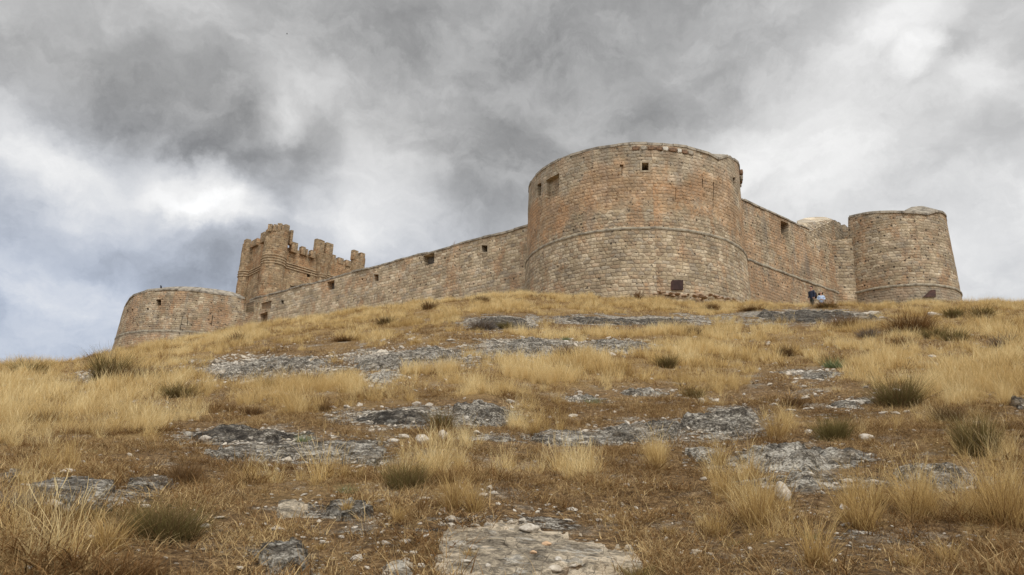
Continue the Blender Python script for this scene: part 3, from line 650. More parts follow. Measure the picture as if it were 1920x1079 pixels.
v, f = hexa([(p[0] + n[0] * .4, p[1] + n[1] * .4, p[2]) for p in P], [(p[0] - n[0] * .4, p[1] - n[1] * .4, p[2]) for p in P])
tag(link('steel_plate', mesh('steel_plate', v, f), MAT['steel_side']), 'sloped rusty steel plate leaning at the foot of the far corner tower', 'steel plate')

# ------------------------------------------------------------------ flat curtain walls
def flat_wall(root, length, thick, top, zbot, mat, name='wall', batter=.03, step=.5):
    """front face at local y = 0 at the top, leaning out downwards; top: function x -> z (world)"""
    z0 = root.location[2]; n = int(length / step) + 1; xs = np.linspace(0, length, n); V, Fc = [], []; NR = 14
    for x in xs:
        zt = top(x)
        for k in range(NR + 1):
            z = zbot + (zt - zbot) * k / NR; y = -batter * (zt - z) + .05 * mnoise.noise(Vector((x * .8, z * .8, 2)))
            V.append((x, y, z - z0))
        V.append((x, thick, zt - z0)); V.append((x, thick, zbot - z0))
    q = NR + 3
    for i in range(n - 1):
        for k in range(q): Fc.append((i * q + k, (i + 1) * q + k, (i + 1) * q + (k + 1) % q, i * q + (k + 1) % q))
    Fc.append(tuple(range(q))); Fc.append(tuple((n - 1) * q + k for k in range(q)))
    me = mesh(name, V, Fc); bm = bmesh.new(); bm.from_mesh(me); bmesh.ops.recalc_face_normals(bm, faces=bm.faces); bm.to_mesh(me); bm.free()
    return link(name, me, mat, root)
def flat_coping(root, x0, x1, top, mat, gaps=(), seed=0, depth=1.9, name='coping', lens=(.9, 2.2), hh=.16):
    rnd = random.Random(seed); x = x0; parts = []; z0 = root.location[2]
    while x < x1:
        L_ = rnd.uniform(*lens); xe = min(x + L_, x1)
        if not any(g0 < (x + xe) / 2 < g1 for g0, g1 in gaps) and rnd.random() > .02:
            o = rnd.uniform(.02, .13); dz = rnd.uniform(-.03, .04); h = hh + rnd.uniform(-.04, .03)
            f4 = [(x, -o, top(x) - z0 - .03 + dz), (xe - .02, -o, top(xe) - z0 - .03 + dz), (xe - .02, -o, top(xe) - z0 + h + dz), (x, -o, top(x) - z0 + h + dz)]
            b4 = [(p[0], depth, p[2]) for p in f4]; parts.append(hexa(f4, b4))
        x = xe
    V, Fc = merge(parts); return link(name, mesh(name, V, Fc), mat, root)

# --- long wall between the far bastion and the big tower
LA = (-33.5, 93.1); LB = (1.25, 65.3); ex, ey = LB[0] - LA[0], LB[1] - LA[1]; LL = math.hypot(ex, ey); lrz = math.atan2(ey, ex)
ex, ey = ex / LL, ey / LL; off = .8
lw = thing('curtain_wall', 'long straight stone wall descending from the big tower to the low far bastion', 'wall', (LA[0] - ex * off, LA[1] - ey * off, 13.0), lrz)
topL = lambda x: 25.95 + .06 * math.sin(x * .7) + .03 * math.sin(x * 2.3)
MAT['wall_l'] = mat_masonry('long_wall_masonry', 'flat', None, 14, (-1, 0), orange=.45, grey=-.1, holes=.22, wA=.66, hA=.37, wB=.46, hB=.36, tone=1.14, streak=.6)
wl = flat_wall(lw, LL + 4, 2.4, topL, 9.0, MAT['wall_l'])
h_l = lambda px, py: plane_hit(LA, LB, px, py); nl = np.array([ey, -ex]); n_l = lambda c: nl
cl = [([(793.5, 500), (814.5, 494), (814.5, 474), (793.5, 480)], 1.3), ([(613.5, 546), (627.5, 542), (627.5, 525.5), (613.5, 529)], 1.3), (rect(903.5, 914.5, 460.5, 473), 1.2), (rect(702, 710.5, 515, 527.5), 1.0),
      (rect(527.5, 532.5, 563.5, 570), .8), ([(488.8, 580.5), (508.5, 579), (509.5, 564), (489.7, 569)], .22), ([(487, 612), (502.5, 612), (502.5, 584.5), (488.5, 590)], .6), 
      (rect(678, 681, 522.5, 526), .3), (rect(860.5, 863.5, 467, 470), .3), (rect(833, 836, 483, 486.5), .25), (rect(748, 750.5, 523.5, 527), .25), (rect(785.5, 788, 483, 486.5), .2)]
boolean_cut(wl, [quad_cut(lw, h_l, q, d, n_l) for q, d in cl])
for q in (rect(904.6, 914, 460.5, 473), rect(702.3, 710.3, 515, 527.5)): panel(lw, h_l, q, 1.0, n_l, MAT['opening_shade'], 'window', -.03)
panel(lw, h_l, [(793.5, 500), (814.5, 494), (814.5, 474), (793.5, 480)], .75, n_l, MAT['wood'], 'embrasure', -.01); panel(lw, h_l, [(613.5, 546), (627.5, 542), (627.5, 525.5), (613.5, 529)], .75, n_l, MAT['wood'], 'embrasure', -.01)
window_frame(lw, h_l, rect(903.5, 914.5, 460.5, 473), n_l, 2.6); window_frame(lw, h_l, rect(702, 710.5, 515, 527.5), n_l, 2.2)
MAT['brick'] = mat_masonry('red_infill_masonry', 'flat', None, 30, None, orange=1.3, grey=.2, holes=.1, wA=.3, hA=.14, wB=.3, hB=.2, tone=.8)
panel(lw, h_l, [(486, 614), (503, 614), (503, 582), (487.5, 588)], .52, n_l, MAT['brick'], 'doorway', 0)
panel(lw, h_l, [(488.5, 582.6), (508.5, 580.6), (509.5, 562), (489.5, 569)], .18, n_l, MAT['brick'], 'doorway', -.01)
gx = lambda px, py: local(lw, [h_l(px, py)])[0][0]
flat_coping(lw, 0, LL + 1, topL, MAT['coping'], [], 4)

# --- wall between the big tower and the corner tower
RA = (18.0, 57.45); RB = (30.9, 67.45); ex2, ey2 = RB[0] - RA[0], RB[1] - RA[1]; RL = math.hypot(ex2, ey2); rrz = math.atan2(ey2, ex2); ex2 /= RL; ey2 /= RL
rwl = thing('curtain_wall', 'rust streaked stone wall behind the two walkers between round tower and corner tower', 'wall', (RA[0], RA[1], 13.0), rrz)
h_w = lambda px, py: plane_hit(RA, RB, px, py); nr = np.array([ey2, -ex2]); n_w = lambda c: nr
xv = local(rwl, [h_w(1517, 431)])[0][0]; xe = local(rwl, [h_w(1560, 411)])[0][0]; zv = h_w(1517, 432)[2]; ze = h_w(1560, 413)[2]
def topR(x): return float(np.interp(x, [0, xv, xe, xe + 1], [26.3, zv, ze, ze])) + .04 * math.sin(x * 3.1)
MAT['wall_r'] = mat_masonry('streaked_wall_masonry', 'flat', None, 17, None, orange=1.15, grey=.7, holes=.5, wA=.5, hA=.30, wB=.36, hB=.30, streak=1.3)
wr_ = flat_wall(rwl, xe + .25, 2.2, topR, 10.0, MAT['wall_r'], step=.25, batter=.015)
boolean_cut(wr_, [quad_cut(rwl, h_w, [(1464, 439), (1478, 447), (1478.5, 420), (1463.5, 413.5)], 1.3, n_w)])
panel(rwl, h_w, [(1465, 438), (1477.5, 444.5), (1478, 421), (1465, 415)], 1.15, n_w, MAT['wood'], 'embrasure', 0)
g0, g1 = local(rwl, [h_w(1462, 410), h_w(1480, 415)]); flat_coping(rwl, .2, xv - .05, topR, MAT['coping'], [], 6, 1.7, hh=.13)
# string course of the streaked wall
pts = []
for k in range(40):
    x = -.2 + (RL + .4) * k / 39; pts.append((x, 20.9 - 13 + .03 * math.sin(x * 3)))
V, Fc = [], []
for x, z in pts:
    for (y, dz) in ((.05, .12), (-.15, .09), (-.18, 0), (-.15, -.09), (.05, -.12)): V.append((x, y, z + dz))
for k in range(39):
    for i in range(4): Fc.append((k * 5 + i, (k + 1) * 5 + i, (k + 1) * 5 + i + 1, k * 5 + i + 1))
link('string_course', mesh('string_course', V, Fc), MAT['string'], rwl)
# sloping stone slab roof on the parapet corner
def at_px(px, py, extra):
    p = h_w(px, py); d = math.hypot(p[0], p[1]); k = (d + extra) / d; return (p[0] * k, p[1] * k, p[2] * k)
S = [at_px(1517, 431, -.1), at_px(1560, 411, -.1), at_px(1547, 407.3, 2.6), at_px(1530, 407, 3.2), at_px(1510, 409, 3.0), at_px(1494, 414.5, 2.0), at_px(1497, 421.5, 0)]
V = local(rwl, S) + local(rwl, [(p[0], p[1], p[2] - .22) for p in S]); k = len(S)
Fc = [tuple(range(k)), tuple(range(2 * k - 1, k - 1, -1))] + [(i, i + k, (i + 1) % k + k, (i + 1) % k) for i in range(k)]
MAT['slabs'] = mat_masonry('roof_slabs', 'flat', None, 21, (-90, -89), orange=-1, grey=.6, holes=.1, wA=.7, hA=.22, tone=1.5, tint=(.95, 1.0, 1.08))
link('roof_slab', mesh('roof_slab', V, Fc), MAT['slabs'], rwl)
# short link to the corner tower and the flank parapet above it, its shade painted as darker masonry
lk = mat_masonry('link_masonry', 'flat', None, 24, None, orange=.7, grey=.5, holes=.6, wA=.7, hA=.42)
def slab_wall(root, A, B, zt0, zt1, zb, th, mat, name, jag=0):
    dx, dy = B[0] - A[0], B[1] - A[1]; L_ = math.hypot(dx, dy); dx /= L_; dy /= L_; n_ = 10; parts = []; rnd = random.Random(5)
    for i in range(n_):
        f0, f1 = i / n_, (i + 1) / n_; j = rnd.uniform(-jag, jag); z = zt0 + (zt1 - zt0) * (f0 + f1) / 2 + j
        a = (A[0] + dx * L_ * f0, A[1] + dy * L_ * f0); b = (A[0] + dx * L_ * f1, A[1] + dy * L_ * f1)
        f4 = [(*a, zb), (*b, zb), (*b, z), (*a, z)]; b4 = [(p[0] - dy * th, p[1] + dx * th, p[2]) for p in f4]; parts.append(hexa(f4, b4))
    V, Fc = merge(parts); return link(name, mesh(name, local(root, V), Fc), mat, root)
slab_wall(rwl, (30.55, 67.3), (33.4, 67.15), 26.15, 26.5, 10, 2.2, lk, 'link_wall')
slab_wall(rwl, (30.95, 67.75), (34.6, 71.6), 28.6, 29.3, 26.0, .8, mat_masonry('flank_shade_masonry', 'flat', None, 26, None, orange=.1, grey=1.1, holes=.5, tone=.75), 'flank_parapet', .18)

# ------------------------------------------------------------------ the keep far behind the long wall
KZ = 17.0; KS = 135.0
K0 = (KS * math.sin(R_(-18.67)), KS * math.cos(R_(-18.67))); K1 = (144.6 * math.sin(R_(-12.35)), 144.6 * math.cos(R_(-12.35)))
K2 = (146 * math.sin(R_(-20.54)), 146 * math.cos(R_(-20.54))); K3 = (-36.4, 135.3)
keep = thing('castle_keep', 'crumbling battlemented keep with round turrets rising behind the long wall', 'castle', (K0[0], K0[1], KZ))
def kmat(nm, mode, rad, seed, orange): return mat_masonry(nm, mode, rad, seed, None, orange=orange, grey=.25, holes=.5, wA=.7, hA=.42, wB=.62, hB=.46, tone=.84, streak=.9, tint=(1.06, .97, .87))
MAT['keep_t'] = kmat('keep_turret_masonry', 'cyl', 1.9, 40, .5); MAT['keep_w'] = kmat('keep_wall_masonry', 'flat', None, 43, 1.0)
MAT['mould'] = mat_plain('moulding_stone', (.50, .39, .26), (.28, .21, .14), 1.5)
def turret(C, r0, r1, ztop, zb=KZ - 4, mould=None, label=None):
    V, Fc = [], []; n_ = 36; zs = list(np.arange(zb, ztop, .5)) + [ztop]
    for z in zs:
        r = r0 + (r1 - r0) * (z - zb) / (ztop - zb)
        for k in range(n_):
            a = 2 * math.pi * k / n_; rr = r + .07 * mnoise.noise(Vector((a * 2.5 + C[0], z * .9, 0))); V.append((rr * math.sin(a), rr * math.cos(a), z - KZ))
    m_ = len(zs)
    for i in range(m_ - 1):
        for k in range(n_): Fc.append((i * n_ + k, i * n_ + (k + 1) % n_, (i + 1) * n_ + (k + 1) % n_, (i + 1) * n_ + k))
    Fc.append(tuple(range((m_ - 1) * n_, m_ * n_))); Fc.append(tuple(range(n_ - 1, -1, -1)))
    o = link('turret', mesh('turret', V, Fc), MAT['keep_t'], keep, loc=(C[0] - K0[0], C[1] - K0[1], 0))
    if mould:
        parts = []
        for z in mould:
            v = []; f = []
            for k in range(n_):
                a = 2 * math.pi * k / n_; r = r0 + (r1 - r0) * (z - zb) / (ztop - zb)
                for dr, dz in ((-.05, .11), (.13, .07), (.13, -.07), (-.05, -.11)): v.append(((r + dr) * math.sin(a), (r + dr) * math.cos(a), z - KZ + dz))
            for k in range(n_):
                for i in range(4): f.append((k * 4 + i, k * 4 + (i + 1) % 4, ((k + 1) % n_) * 4 + (i + 1) % 4, ((k + 1) % n_) * 4 + i))
            parts.append((v, f))
        v, f = merge(parts); link('moulding', mesh('moulding', v, f), MAT['mould'], o)
    return o
def zat(px, py, d): return float(ray(px, py)[1]) * d
ZM = zat(514, 486, 133.2)
t0 = turret(K0, 2.35, 2.05, zat(521, 431, 133.5), mould=[ZM + .75, ZM + .25, ZM - .25, ZM - .72])
t1 = turret(K1, 1.5, 1.4, zat(670, 483, 144), mould=[ZM + .6, ZM, ZM - .5])
t2 = turret(K2, 1.6, 1.35, zat(469, 459.5, 145.5), mould=[ZM + .6, ZM + .1, ZM - .4])
t3 = turret(K3, .95, 1.0, zat(607, 479, 139.5), mould=[ZM + .55, ZM + .05, ZM - .45])
cb = turret(K3, 1.0, 1.62, zat(607, 478, 139.5), zb=zat(607, 520, 139.5))
def keep_wall(A, B, px_top, name='wall', th=1.2, inset=0.0):
    """px_top: [(px, py)] step profile of the wall top"""
    dx, dy = B[0] - A[0], B[1] - A[1]; L_ = math.hypot(dx, dy); rz = math.atan2(dy, dx)
    root = bpy.data.objects.new(name, None)
    xs = [( (plane_hit(A, B, p, q)), ) for p, q in px_top]
    pr = []
    for (h,) in xs: pr.append(((h[0] - A[0]) * dx / L_ + (h[1] - A[1]) * dy / L_, h[2]))
    pr = sorted(pr); pr = [(0, pr[0][1])] + pr + [(L_, pr[-1][1])]
    V = []; Fc = []; xx = np.linspace(0, L_, 40)
    for x in xx:
        z = np.interp(x, [p[0] for p in pr], [p[1] for p in pr]) + .1 * mnoise.noise(Vector((x * 1.7, 4, 4)))
        for y, zz in ((0, KZ - 4), (0, z), (th, z), (th, KZ - 4)): V.append((x, y, zz - KZ))
    for i in range(39):
        for k in range(4): Fc.append((i * 4 + k, (i + 1) * 4 + k, (i + 1) * 4 + (k + 1) % 4, i * 4 + (k + 1) % 4))
    Fc.append((0, 1, 2, 3)); Fc.append((156, 157, 158, 159))
    me = mesh(name, V, Fc); bm = bmesh.new(); bm.from_mesh(me); bmesh.ops.recalc_face_normals(bm, faces=bm.faces); bm.to_mesh(me); bm.free()
    o = link(name, me, MAT['keep_w'], keep, loc=(A[0] - K0[0], A[1] - K0[1], 0)); o.rotation_euler = (0, 0, rz)
    parts = [box(L_ / 2, -.06, z - KZ, L_, .2, .14) for z in (ZM + .55, ZM + .1, ZM - .35)]
    v, f = merge(parts); link('moulding', mesh('moulding', v, f), MAT['mould'], o)
    return o, rz
bpy.context.view_layer.update()
kw, krz = keep_wall(K0, K1, [(545, 466), (560, 470), (578, 477.5), (595, 480), (630, 487), (645, 491.5), (658, 494)])
kl, klrz = keep_wall(K2, K0, [(466, 458), (473, 457), (488, 457), (500, 445)])
def kcut(o, A, B, quads):
    h = lambda px, py: plane_hit(A, B, px, py); dx, dy = B[0] - A[0], B[1] - A[1]; L_ = math.hypot(dx, dy); n_ = (dy / L_, -dx / L_); cs = []
    for q, d in quads:
        P_ = [h(*p) for p in q]; f4 = [(p[0] + n_[0] * .4 - A[0], p[1] + n_[1] * .4 - A[1], p[2] - KZ) for p in P_]; b4 = [(p[0] - n_[0] * d - A[0], p[1] - n_[1] * d - A[1], p[2] - KZ) for p in P_]
        v, f = hexa(f4, b4); r = math.atan2(dy, dx); c, s = math.cos(r), math.sin(r)
        cs.append(([(x * c + y * s, -x * s + y * c, z) for x, y, z in v], f))
    V_, F_ = merge(cs); cm = mesh('cut', V_, F_); bm = bmesh.new(); bm.from_mesh(cm); bmesh.ops.recalc_face_normals(bm, faces=bm.faces); bm.to_mesh(cm); bm.free()
    c_ = bpy.data.objects.new('cut', cm); sc.collection.objects.link(c_); c_.parent = keep; c_.location = o.location; c_.rotation_euler = o.rotation_euler
    m = o.modifiers.new('b', 'BOOLEAN'); m.operation = 'DIFFERENCE'; m.object = c_; m.solver = 'EXACT'
    bpy.context.view_layer.update(); me = bpy.data.meshes.new_from_object(o.evaluated_get(bpy.context.evaluated_depsgraph_get())); o.modifiers.clear(); o.data = me; bpy.data.objects.remove(c_)
kcut(kw, K0, K1, [(rect(575.8, 582.4, 512, 520), .9), (rect(544.6, 554, 536.5, 543.5), .7)])
kcut(kl, K2, K0, [(rect(483.6, 485.2, 515, 527), .5)])
nk = ((K1[1] - K0[1]), -(K1[0] - K0[0])); nl_ = math.hypot(*nk); nk = (nk[0] / nl_, nk[1] / nl_)
h_k = lambda px, py: plane_hit(K0, K1, px, py)
panel(keep, h_k, rect(575.8, 582.4, 512, 520), .75, lambda c: nk, MAT['opening_shade'], 'window', -.02)
panel(keep, h_k, rect(544.6, 554, 536.5, 543.5), .4, lambda c: nk, MAT['redstone'], 'window', -.02)
def merlon(x0, x1, yt, yb, d, rz, depth=.55, seed=0, taper=.85, wf=1.0):
    a0, t_ = ray((x0 + x1) / 2, yt); zt = float(t_) * d; zb = float(ray((x0 + x1) / 2, yb)[1]) * d
    wpx = (float(ray(x1, yt)[0]) - float(ray(x0, yt)[0])) * d; ang = float(a0); obl = abs(math.cos(rz + ang)); wd = max(.3, min((wpx - depth * abs(math.sin(rz + ang))) / max(obl, .35), wpx * 1.6))
    v, f = rough_block(wd * 1.16 * wf, depth * 1.5, (zt - zb + .5) * 1.04, seed, 2, .025, .06); me = mesh('merlon', v, f); o = link('merlon', me, MAT['keep_w'], keep)
    o.location = (d * math.sin(ang) - K0[0], d * math.cos(ang) - K0[1], (zt + zb) / 2 - .22 - KZ); o.rotation_euler = (0, 0, rz)
    return o
ML = [(503.8, 512.5, 422.5, 431, 133.6, 0), (514, 521, 423, 431, 133.3, 0), (521.6, 530.3, 421, 431, 135.6, 0), (531.3, 542.2, 423.5, 431.5, 134.5, -.6),
      (542.5, 549.6, 433.5, 455, 135.6, krz), (544.6, 558, 456.5, 470, 136.4, krz), (562.4, 572.8, 464.5, 474, 137.6, krz), (572, 576.5, 469, 477, 138, krz), (580, 591, 471.5, 480, 138.5, krz),
      (591, 607.6, 451.5, 480, 140, krz), (609.8, 624, 457.8, 480, 140.8, krz), (620.5, 629, 479.7, 488, 141.8, krz), (631.4, 643.5, 485.3, 492, 142.6, krz), (645.5, 657, 490, 496, 143.4, krz),
      (659.3, 671.4, 471, 484, 144, krz), (672.6, 684, 476, 486, 144.8, krz), (459.3, 469.7, 450.8, 460, 145.6, klrz), (473.4, 488.2, 451.2, 459, 143.4, klrz), (491, 502, 438, 452, 137.5, klrz)]
for k, (x0, x1, yt, yb, d, rz) in enumerate(ML): merlon(x0, x1, yt, yb, d, rz, .6, k, wf=(.92 if k in (14, 15, 16) else 1.0))

# ------------------------------------------------------------------ grass, litter and shrubs
def blades(n, hmin, hmax, rad, width, lean, curl, seed, segs=4, basez=-.03, head=False):
    r = np.random.default_rng(seed); ang = r.uniform(0, 2 * math.pi, n); rr = rad * np.sqrt(r.uniform(0, 1, n)); bx = rr * np.cos(ang); by = rr * np.sin(ang)
    h = r.uniform(hmin, hmax, n); az_ = ang + r.normal(0, 1.4, n); ln = np.abs(r.normal(lean, lean * .6, n)); cu = r.uniform(.3, 1, n) * curl
    wa = r.uniform(0, math.pi, n); V = []; Fc = []; S = []; shade = r.uniform(0, 1, n)
    ts = np.linspace(0, 1, segs + 1); V = np.zeros((n, segs + 1, 2, 3)); 
    for k, t in enumerate(ts):
        off = h * (ln * t + cu * t * t * t); z = h * t * np.sqrt(np.clip(1 - (ln * .5 + cu * t * .5) ** 2, .05, 1)) + basez
        w = width * (1 - .85 * t) * r.uniform(.7, 1.3, n) if k == 0 else w0 * (1 - .85 * t)
        if k == 0: w0 = w / (1.0)
        if head and t > .7: w = width * (1.25 if t < .95 else .4) * np.ones(n)
        jx = r.normal(0, .024, n) * h; jy = r.normal(0, .024, n) * h
        cx = bx + off * np.cos(az_) + jx; cy = by + off * np.sin(az_) + jy
        V[:, k, 0] = np.stack([cx - w / 2 * np.cos(wa), cy - w / 2 * np.sin(wa), z], -1); V[:, k, 1] = np.stack([cx + w / 2 * np.cos(wa), cy + w / 2 * np.sin(wa), z], -1)
    b = (np.arange(n) * (segs + 1) * 2)[:, None, None]; k = np.arange(segs)[None, :, None] * 2
    F_ = b + k + np.array([0, 1, 3, 2])[None, None, :]
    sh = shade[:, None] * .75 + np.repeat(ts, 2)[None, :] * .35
    return V.reshape(-1, 3), F_.reshape(-1, 4), sh.ravel()
def strand_mesh(name, sets, mat):
    V, Fc, S = [], [], []; k = 0
    for v, f, s in sets: V.append(v); Fc.append(f + k); S.append(s); k += len(v)
    V = np.vstack(V); Fc = np.vstack(Fc); S = np.concatenate(S)
    me = bpy.data.meshes.new(name); me.vertices.add(len(V)); me.vertices.foreach_set('co', V.astype(np.float32).ravel())
    me.loops.add(Fc.size); me.loops.foreach_set('vertex_index', Fc.astype(np.int32).ravel()); me.polygons.add(len(Fc))
    me.polygons.foreach_set('loop_start', np.arange(0, Fc.size, Fc.shape[1], dtype=np.int32)); me.polygons.foreach_set('loop_total', np.full(len(Fc), Fc.shape[1], np.int32))
    me.update(calc_edges=True); at = me.attributes.new('shade', 'FLOAT', 'POINT'); at.data.foreach_set('value', S.astype(np.float32)); me.materials.append(mat); return me
def variant_collection(name, meshes):
    c = bpy.data.collections.new(name)
    for k, me in enumerate(meshes): c.objects.link(bpy.data.objects.new('%s_%02d' % (name, k), me))
    return c
def scatter(name, label, cat, P, rot, scl, tint, idx, coll):
    me = bpy.data.meshes.new(name); me.vertices.add(len(P)); me.vertices.foreach_set('co', P.astype(np.float32).ravel())
    for an, ty, ar in (('rotv', 'FLOAT_VECTOR', rot), ('sclv', 'FLOAT_VECTOR', scl), ('tint', 'FLOAT', tint), ('vidx', 'INT', idx)):
        a = me.attributes.new(an, ty, 'POINT'); a.data.foreach_set('vector' if ty == 'FLOAT_VECTOR' else 'value', np.asarray(ar, np.int32 if ty == 'INT' else np.float32).ravel())
    o = bpy.data.objects.new(name, me); sc.collection.objects.link(o); o['kind'] = 'stuff'; o['label'] = label; o['category'] = cat
    ng = bpy.data.node_groups.new(name + '_nodes', 'GeometryNodeTree')
    ng.interface.new_socket('Geometry', in_out='INPUT', socket_type='NodeSocketGeometry'); ng.interface.new_socket('Geometry', in_out='OUTPUT', socket_type='NodeSocketGeometry')
    N = ng.nodes; gi = N.new('NodeGroupInput'); go = N.new('NodeGroupOutput'); ip = N.new('GeometryNodeInstanceOnPoints'); ci = N.new('GeometryNodeCollectionInfo')
    ci.inputs['Collection'].default_value = coll; ci.inputs['Separate Children'].default_value = True; ci.inputs['Reset Children'].default_value = True
    def na(n, t): q = N.new('GeometryNodeInputNamedAttribute'); q.data_type = t; q.inputs['Name'].default_value = n; return q.outputs[0]
    ng.links.new(gi.outputs[0], ip.inputs['Points']); ng.links.new(ci.outputs[0], ip.inputs['Instance']); ip.inputs['Pick Instance'].default_value = True
    ng.links.new(na('vidx', 'INT'), ip.inputs['Instance Index']); ng.links.new(na('rotv', 'FLOAT_VECTOR'), ip.inputs['Rotation']); ng.links.new(na('sclv', 'FLOAT_VECTOR'), ip.inputs['Scale'])
    ng.links.new(ip.outputs[0], go.inputs[0]); md = o.modifiers.new('scatter', 'NODES'); md.node_group = ng; return o
def points(n, dmin, dmax, seed, amax=52, power=2.0):
    n = int(n * amax / 38)
    r = np.random.default_rng(seed); a = R_(1) * r.uniform(-amax, amax, n); u = r.uniform(0, 1, n)
    d = (dmin ** power + u * (dmax ** power - dmin ** power)) ** (1 / power); X = d * np.sin(a); Y = d * np.cos(a); Z = terrain(X, Y); px, py = proj(X, Y, Z); return X, Y, Z, px, py, d, r

ground_o = build_ground()

# --- tall golden grass
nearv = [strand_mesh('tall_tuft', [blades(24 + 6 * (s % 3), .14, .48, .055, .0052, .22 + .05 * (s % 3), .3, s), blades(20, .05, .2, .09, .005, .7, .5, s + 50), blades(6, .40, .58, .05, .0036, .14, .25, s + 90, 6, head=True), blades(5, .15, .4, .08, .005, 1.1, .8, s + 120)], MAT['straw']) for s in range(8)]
farv = [strand_mesh('far_tuft', [blades(22, .14, .5, .09, .011, .2, .3, 200 + s, 3), blades(12, .06, .2, .14, .013, .6, .5, 250 + s, 2)], MAT['straw']) for s in range(6)]
tallc = variant_collection('tall_grass_variants', nearv + farv)
def scatter_tall(name, label, n, dmin, dmax, seed, lo, nv, v0, smul, thr=.18, power=2.0, keep_p=1.0):
    X, Y, Z, px, py, d, r = points(n, dmin, dmax, seed, power=power); g, rk = cover(px, py, X, Y)
    # clumping: grass grows in tussocks
    q_ = 1.0 if dmax < 25 else 1.9
    cl_ = vnoise(X / (.38 * q_), Y / (.38 * q_), 71) * .6 + vnoise(X / (.9 * q_), Y / (.9 * q_), 72) * .4
    k = (r.uniform(0, 1, len(X)) < np.clip(g * 1.25 - .1, 0, 1) * keep_p * (np.where(py > 760, .62, 1.0)) * np.clip((cl_ - .46) * 5.5, .02, 1)) & (g > thr)
    if name != 'dry_grass': k &= ~((py > 935) & (r.uniform(0, 1, len(X)) > .9))
    X, Y, Z, g, cl_ = X[k], Y[k], Z[k], g[k], cl_[k]; m_ = len(X); rot = np.stack([r.normal(0, .10, m_), r.normal(0, .10, m_) , r.uniform(0, 6.28, m_)], -1)
    s = (.40 + .5 * g + .9 * (cl_ - .45)).clip(.2, 1.3) * r.uniform(.55, 1.3, m_) * smul; big = fbm(X / 1.8, Y / 1.8, 3, 91)
    s *= np.where(np.hypot(X, Y) > 40, .8, 1)
    scl = np.stack([s * r.uniform(.8, 1.2, m_), s * r.uniform(.8, 1.2, m_), s * r.uniform(.85, 1.15, m_)], -1)
    tint = np.clip(.50 + 1.5 * big + .5 * fbm(X / .5, Y / .5, 2, 92) + r.normal(0, .23, m_) + .25 * (g - .5), 0, 1)
    tint = np.where(r.uniform(0, 1, m_) < np.clip(.06 + 1.6 * (vnoise(X / .8, Y / .8, 93) - .72), .03, .9), .0, tint)
    print(name, m_); return scatter(name, label, 'grass', np.stack([X, Y, Z], -1), rot, scl, tint, r.integers(v0, v0 + nv, m_), tallc)
scatter_tall('dry_grass', 'tall golden dry grass growing in tussocks over the near slope', 30000, 3.2, 19, 301, 0, 8, 0, .78)
scatter_tall('dry_grass', 'golden dry grass covering the upper slope and the hill crest', 120000, 18, 60, 302, 0, 6, 8, 1.0, .12, keep_p=.8)
# --- low brown turf litter
lit = [strand_mesh('litter_tuft', [blades(26, .015, .065, .13, .0065, 1.3, .9, 400 + s, 3, -.005), blades(7, .04, .13, .12, .0045, .8, .6, 450 + s, 3, -.005)], MAT['litter']) for s in range(8)]
litf = [strand_mesh('litter_far', [blades(28, .03, .12, .2, .011, 1.0, .7, 500 + s, 2, -.01)], MAT['litter']) for s in range(5)]
lic = variant_collection('litter_variants', lit + litf)
def scatter_lit(n, dmin, dmax, seed, nv, v0, dens, label, power=2.0):
    X, Y, Z, px, py, d, r = points(n, dmin, dmax, seed, power=power); g, rk = cover(px, py, X, Y); pn = fbm(X / .55, Y / .55, 4, 55)
    k = (r.uniform(0, 1, len(X)) < dens * np.clip(.55 + 2.8 * pn, .03, 1)) & (r.uniform(0, 1, len(X)) > rk * 1.15); X, Y, Z = X[k], Y[k], Z[k]; m_ = len(X)
    s = r.uniform(.6, 1.25, m_) * (1 + .5 * (vnoise(X / .3, Y / .3, 5) > .75)); scl = np.stack([s, s, s * r.uniform(.6, 1.4, m_)], -1); rot = np.stack([r.normal(0, .15, m_), r.normal(0, .15, m_), r.uniform(0, 6.28, m_)], -1)
    tint = np.clip(.46 + 1.3 * fbm(X / 1.1, Y / 1.1, 3, 66) + r.normal(0, .26, m_), 0, 1); print('litter', m_)
    scatter('dry_turf', label, 'dry turf', np.stack([X, Y, Z], -1), rot, scl, tint, r.integers(v0, v0 + nv, m_), lic)
scatter_lit(34000, 3.0, 16, 303, 8, 0, .95, 'low curled brown dead turf between the stones of the near slope', 1.7)
scatter_lit(50000, 15, 56, 304, 5, 8, .85, 'brown low turf on the distant part of the slope')

# --- gravel
def pebble_mesh(seed, sub=2, flat=.6, mat='stone', name='pebble'):
    bm = bmesh.new(); bmesh.ops.create_icosphere(bm, subdivisions=sub, radius=1); sd = Vector((seed * 3.1, seed * 1.7, seed)); rnd = random.Random(seed)
    pl = [(Vector((rnd.gauss(0, 1), rnd.gauss(0, 1), rnd.gauss(0, 1))).normalized(), rnd.uniform(.5, .85)) for _ in range(7)]
    for v in bm.verts:
        p = v.co.copy(); p *= 1 + .35 * mnoise.noise(p * 1.3 + sd)
        for n_, d_ in pl:
            e = p.dot(n_) - d_
            if e > 0: p -= n_ * e * .85
        p += mnoise.noise_vector(p * 3.5 + sd) * .06; p.z *= flat; v.co = p
    me = bpy.data.meshes.new(name); bm.to_mesh(me); bm.free(); me.materials.append(MAT[mat]); return me
pebc = variant_collection('gravel_variants', [pebble_mesh(s, 1, .55) for s in range(8)])
X, Y, Z, px, py, d, r = points(26000, 3.2, 34, 305, power=1.6); g, rk = cover(px, py, X, Y)
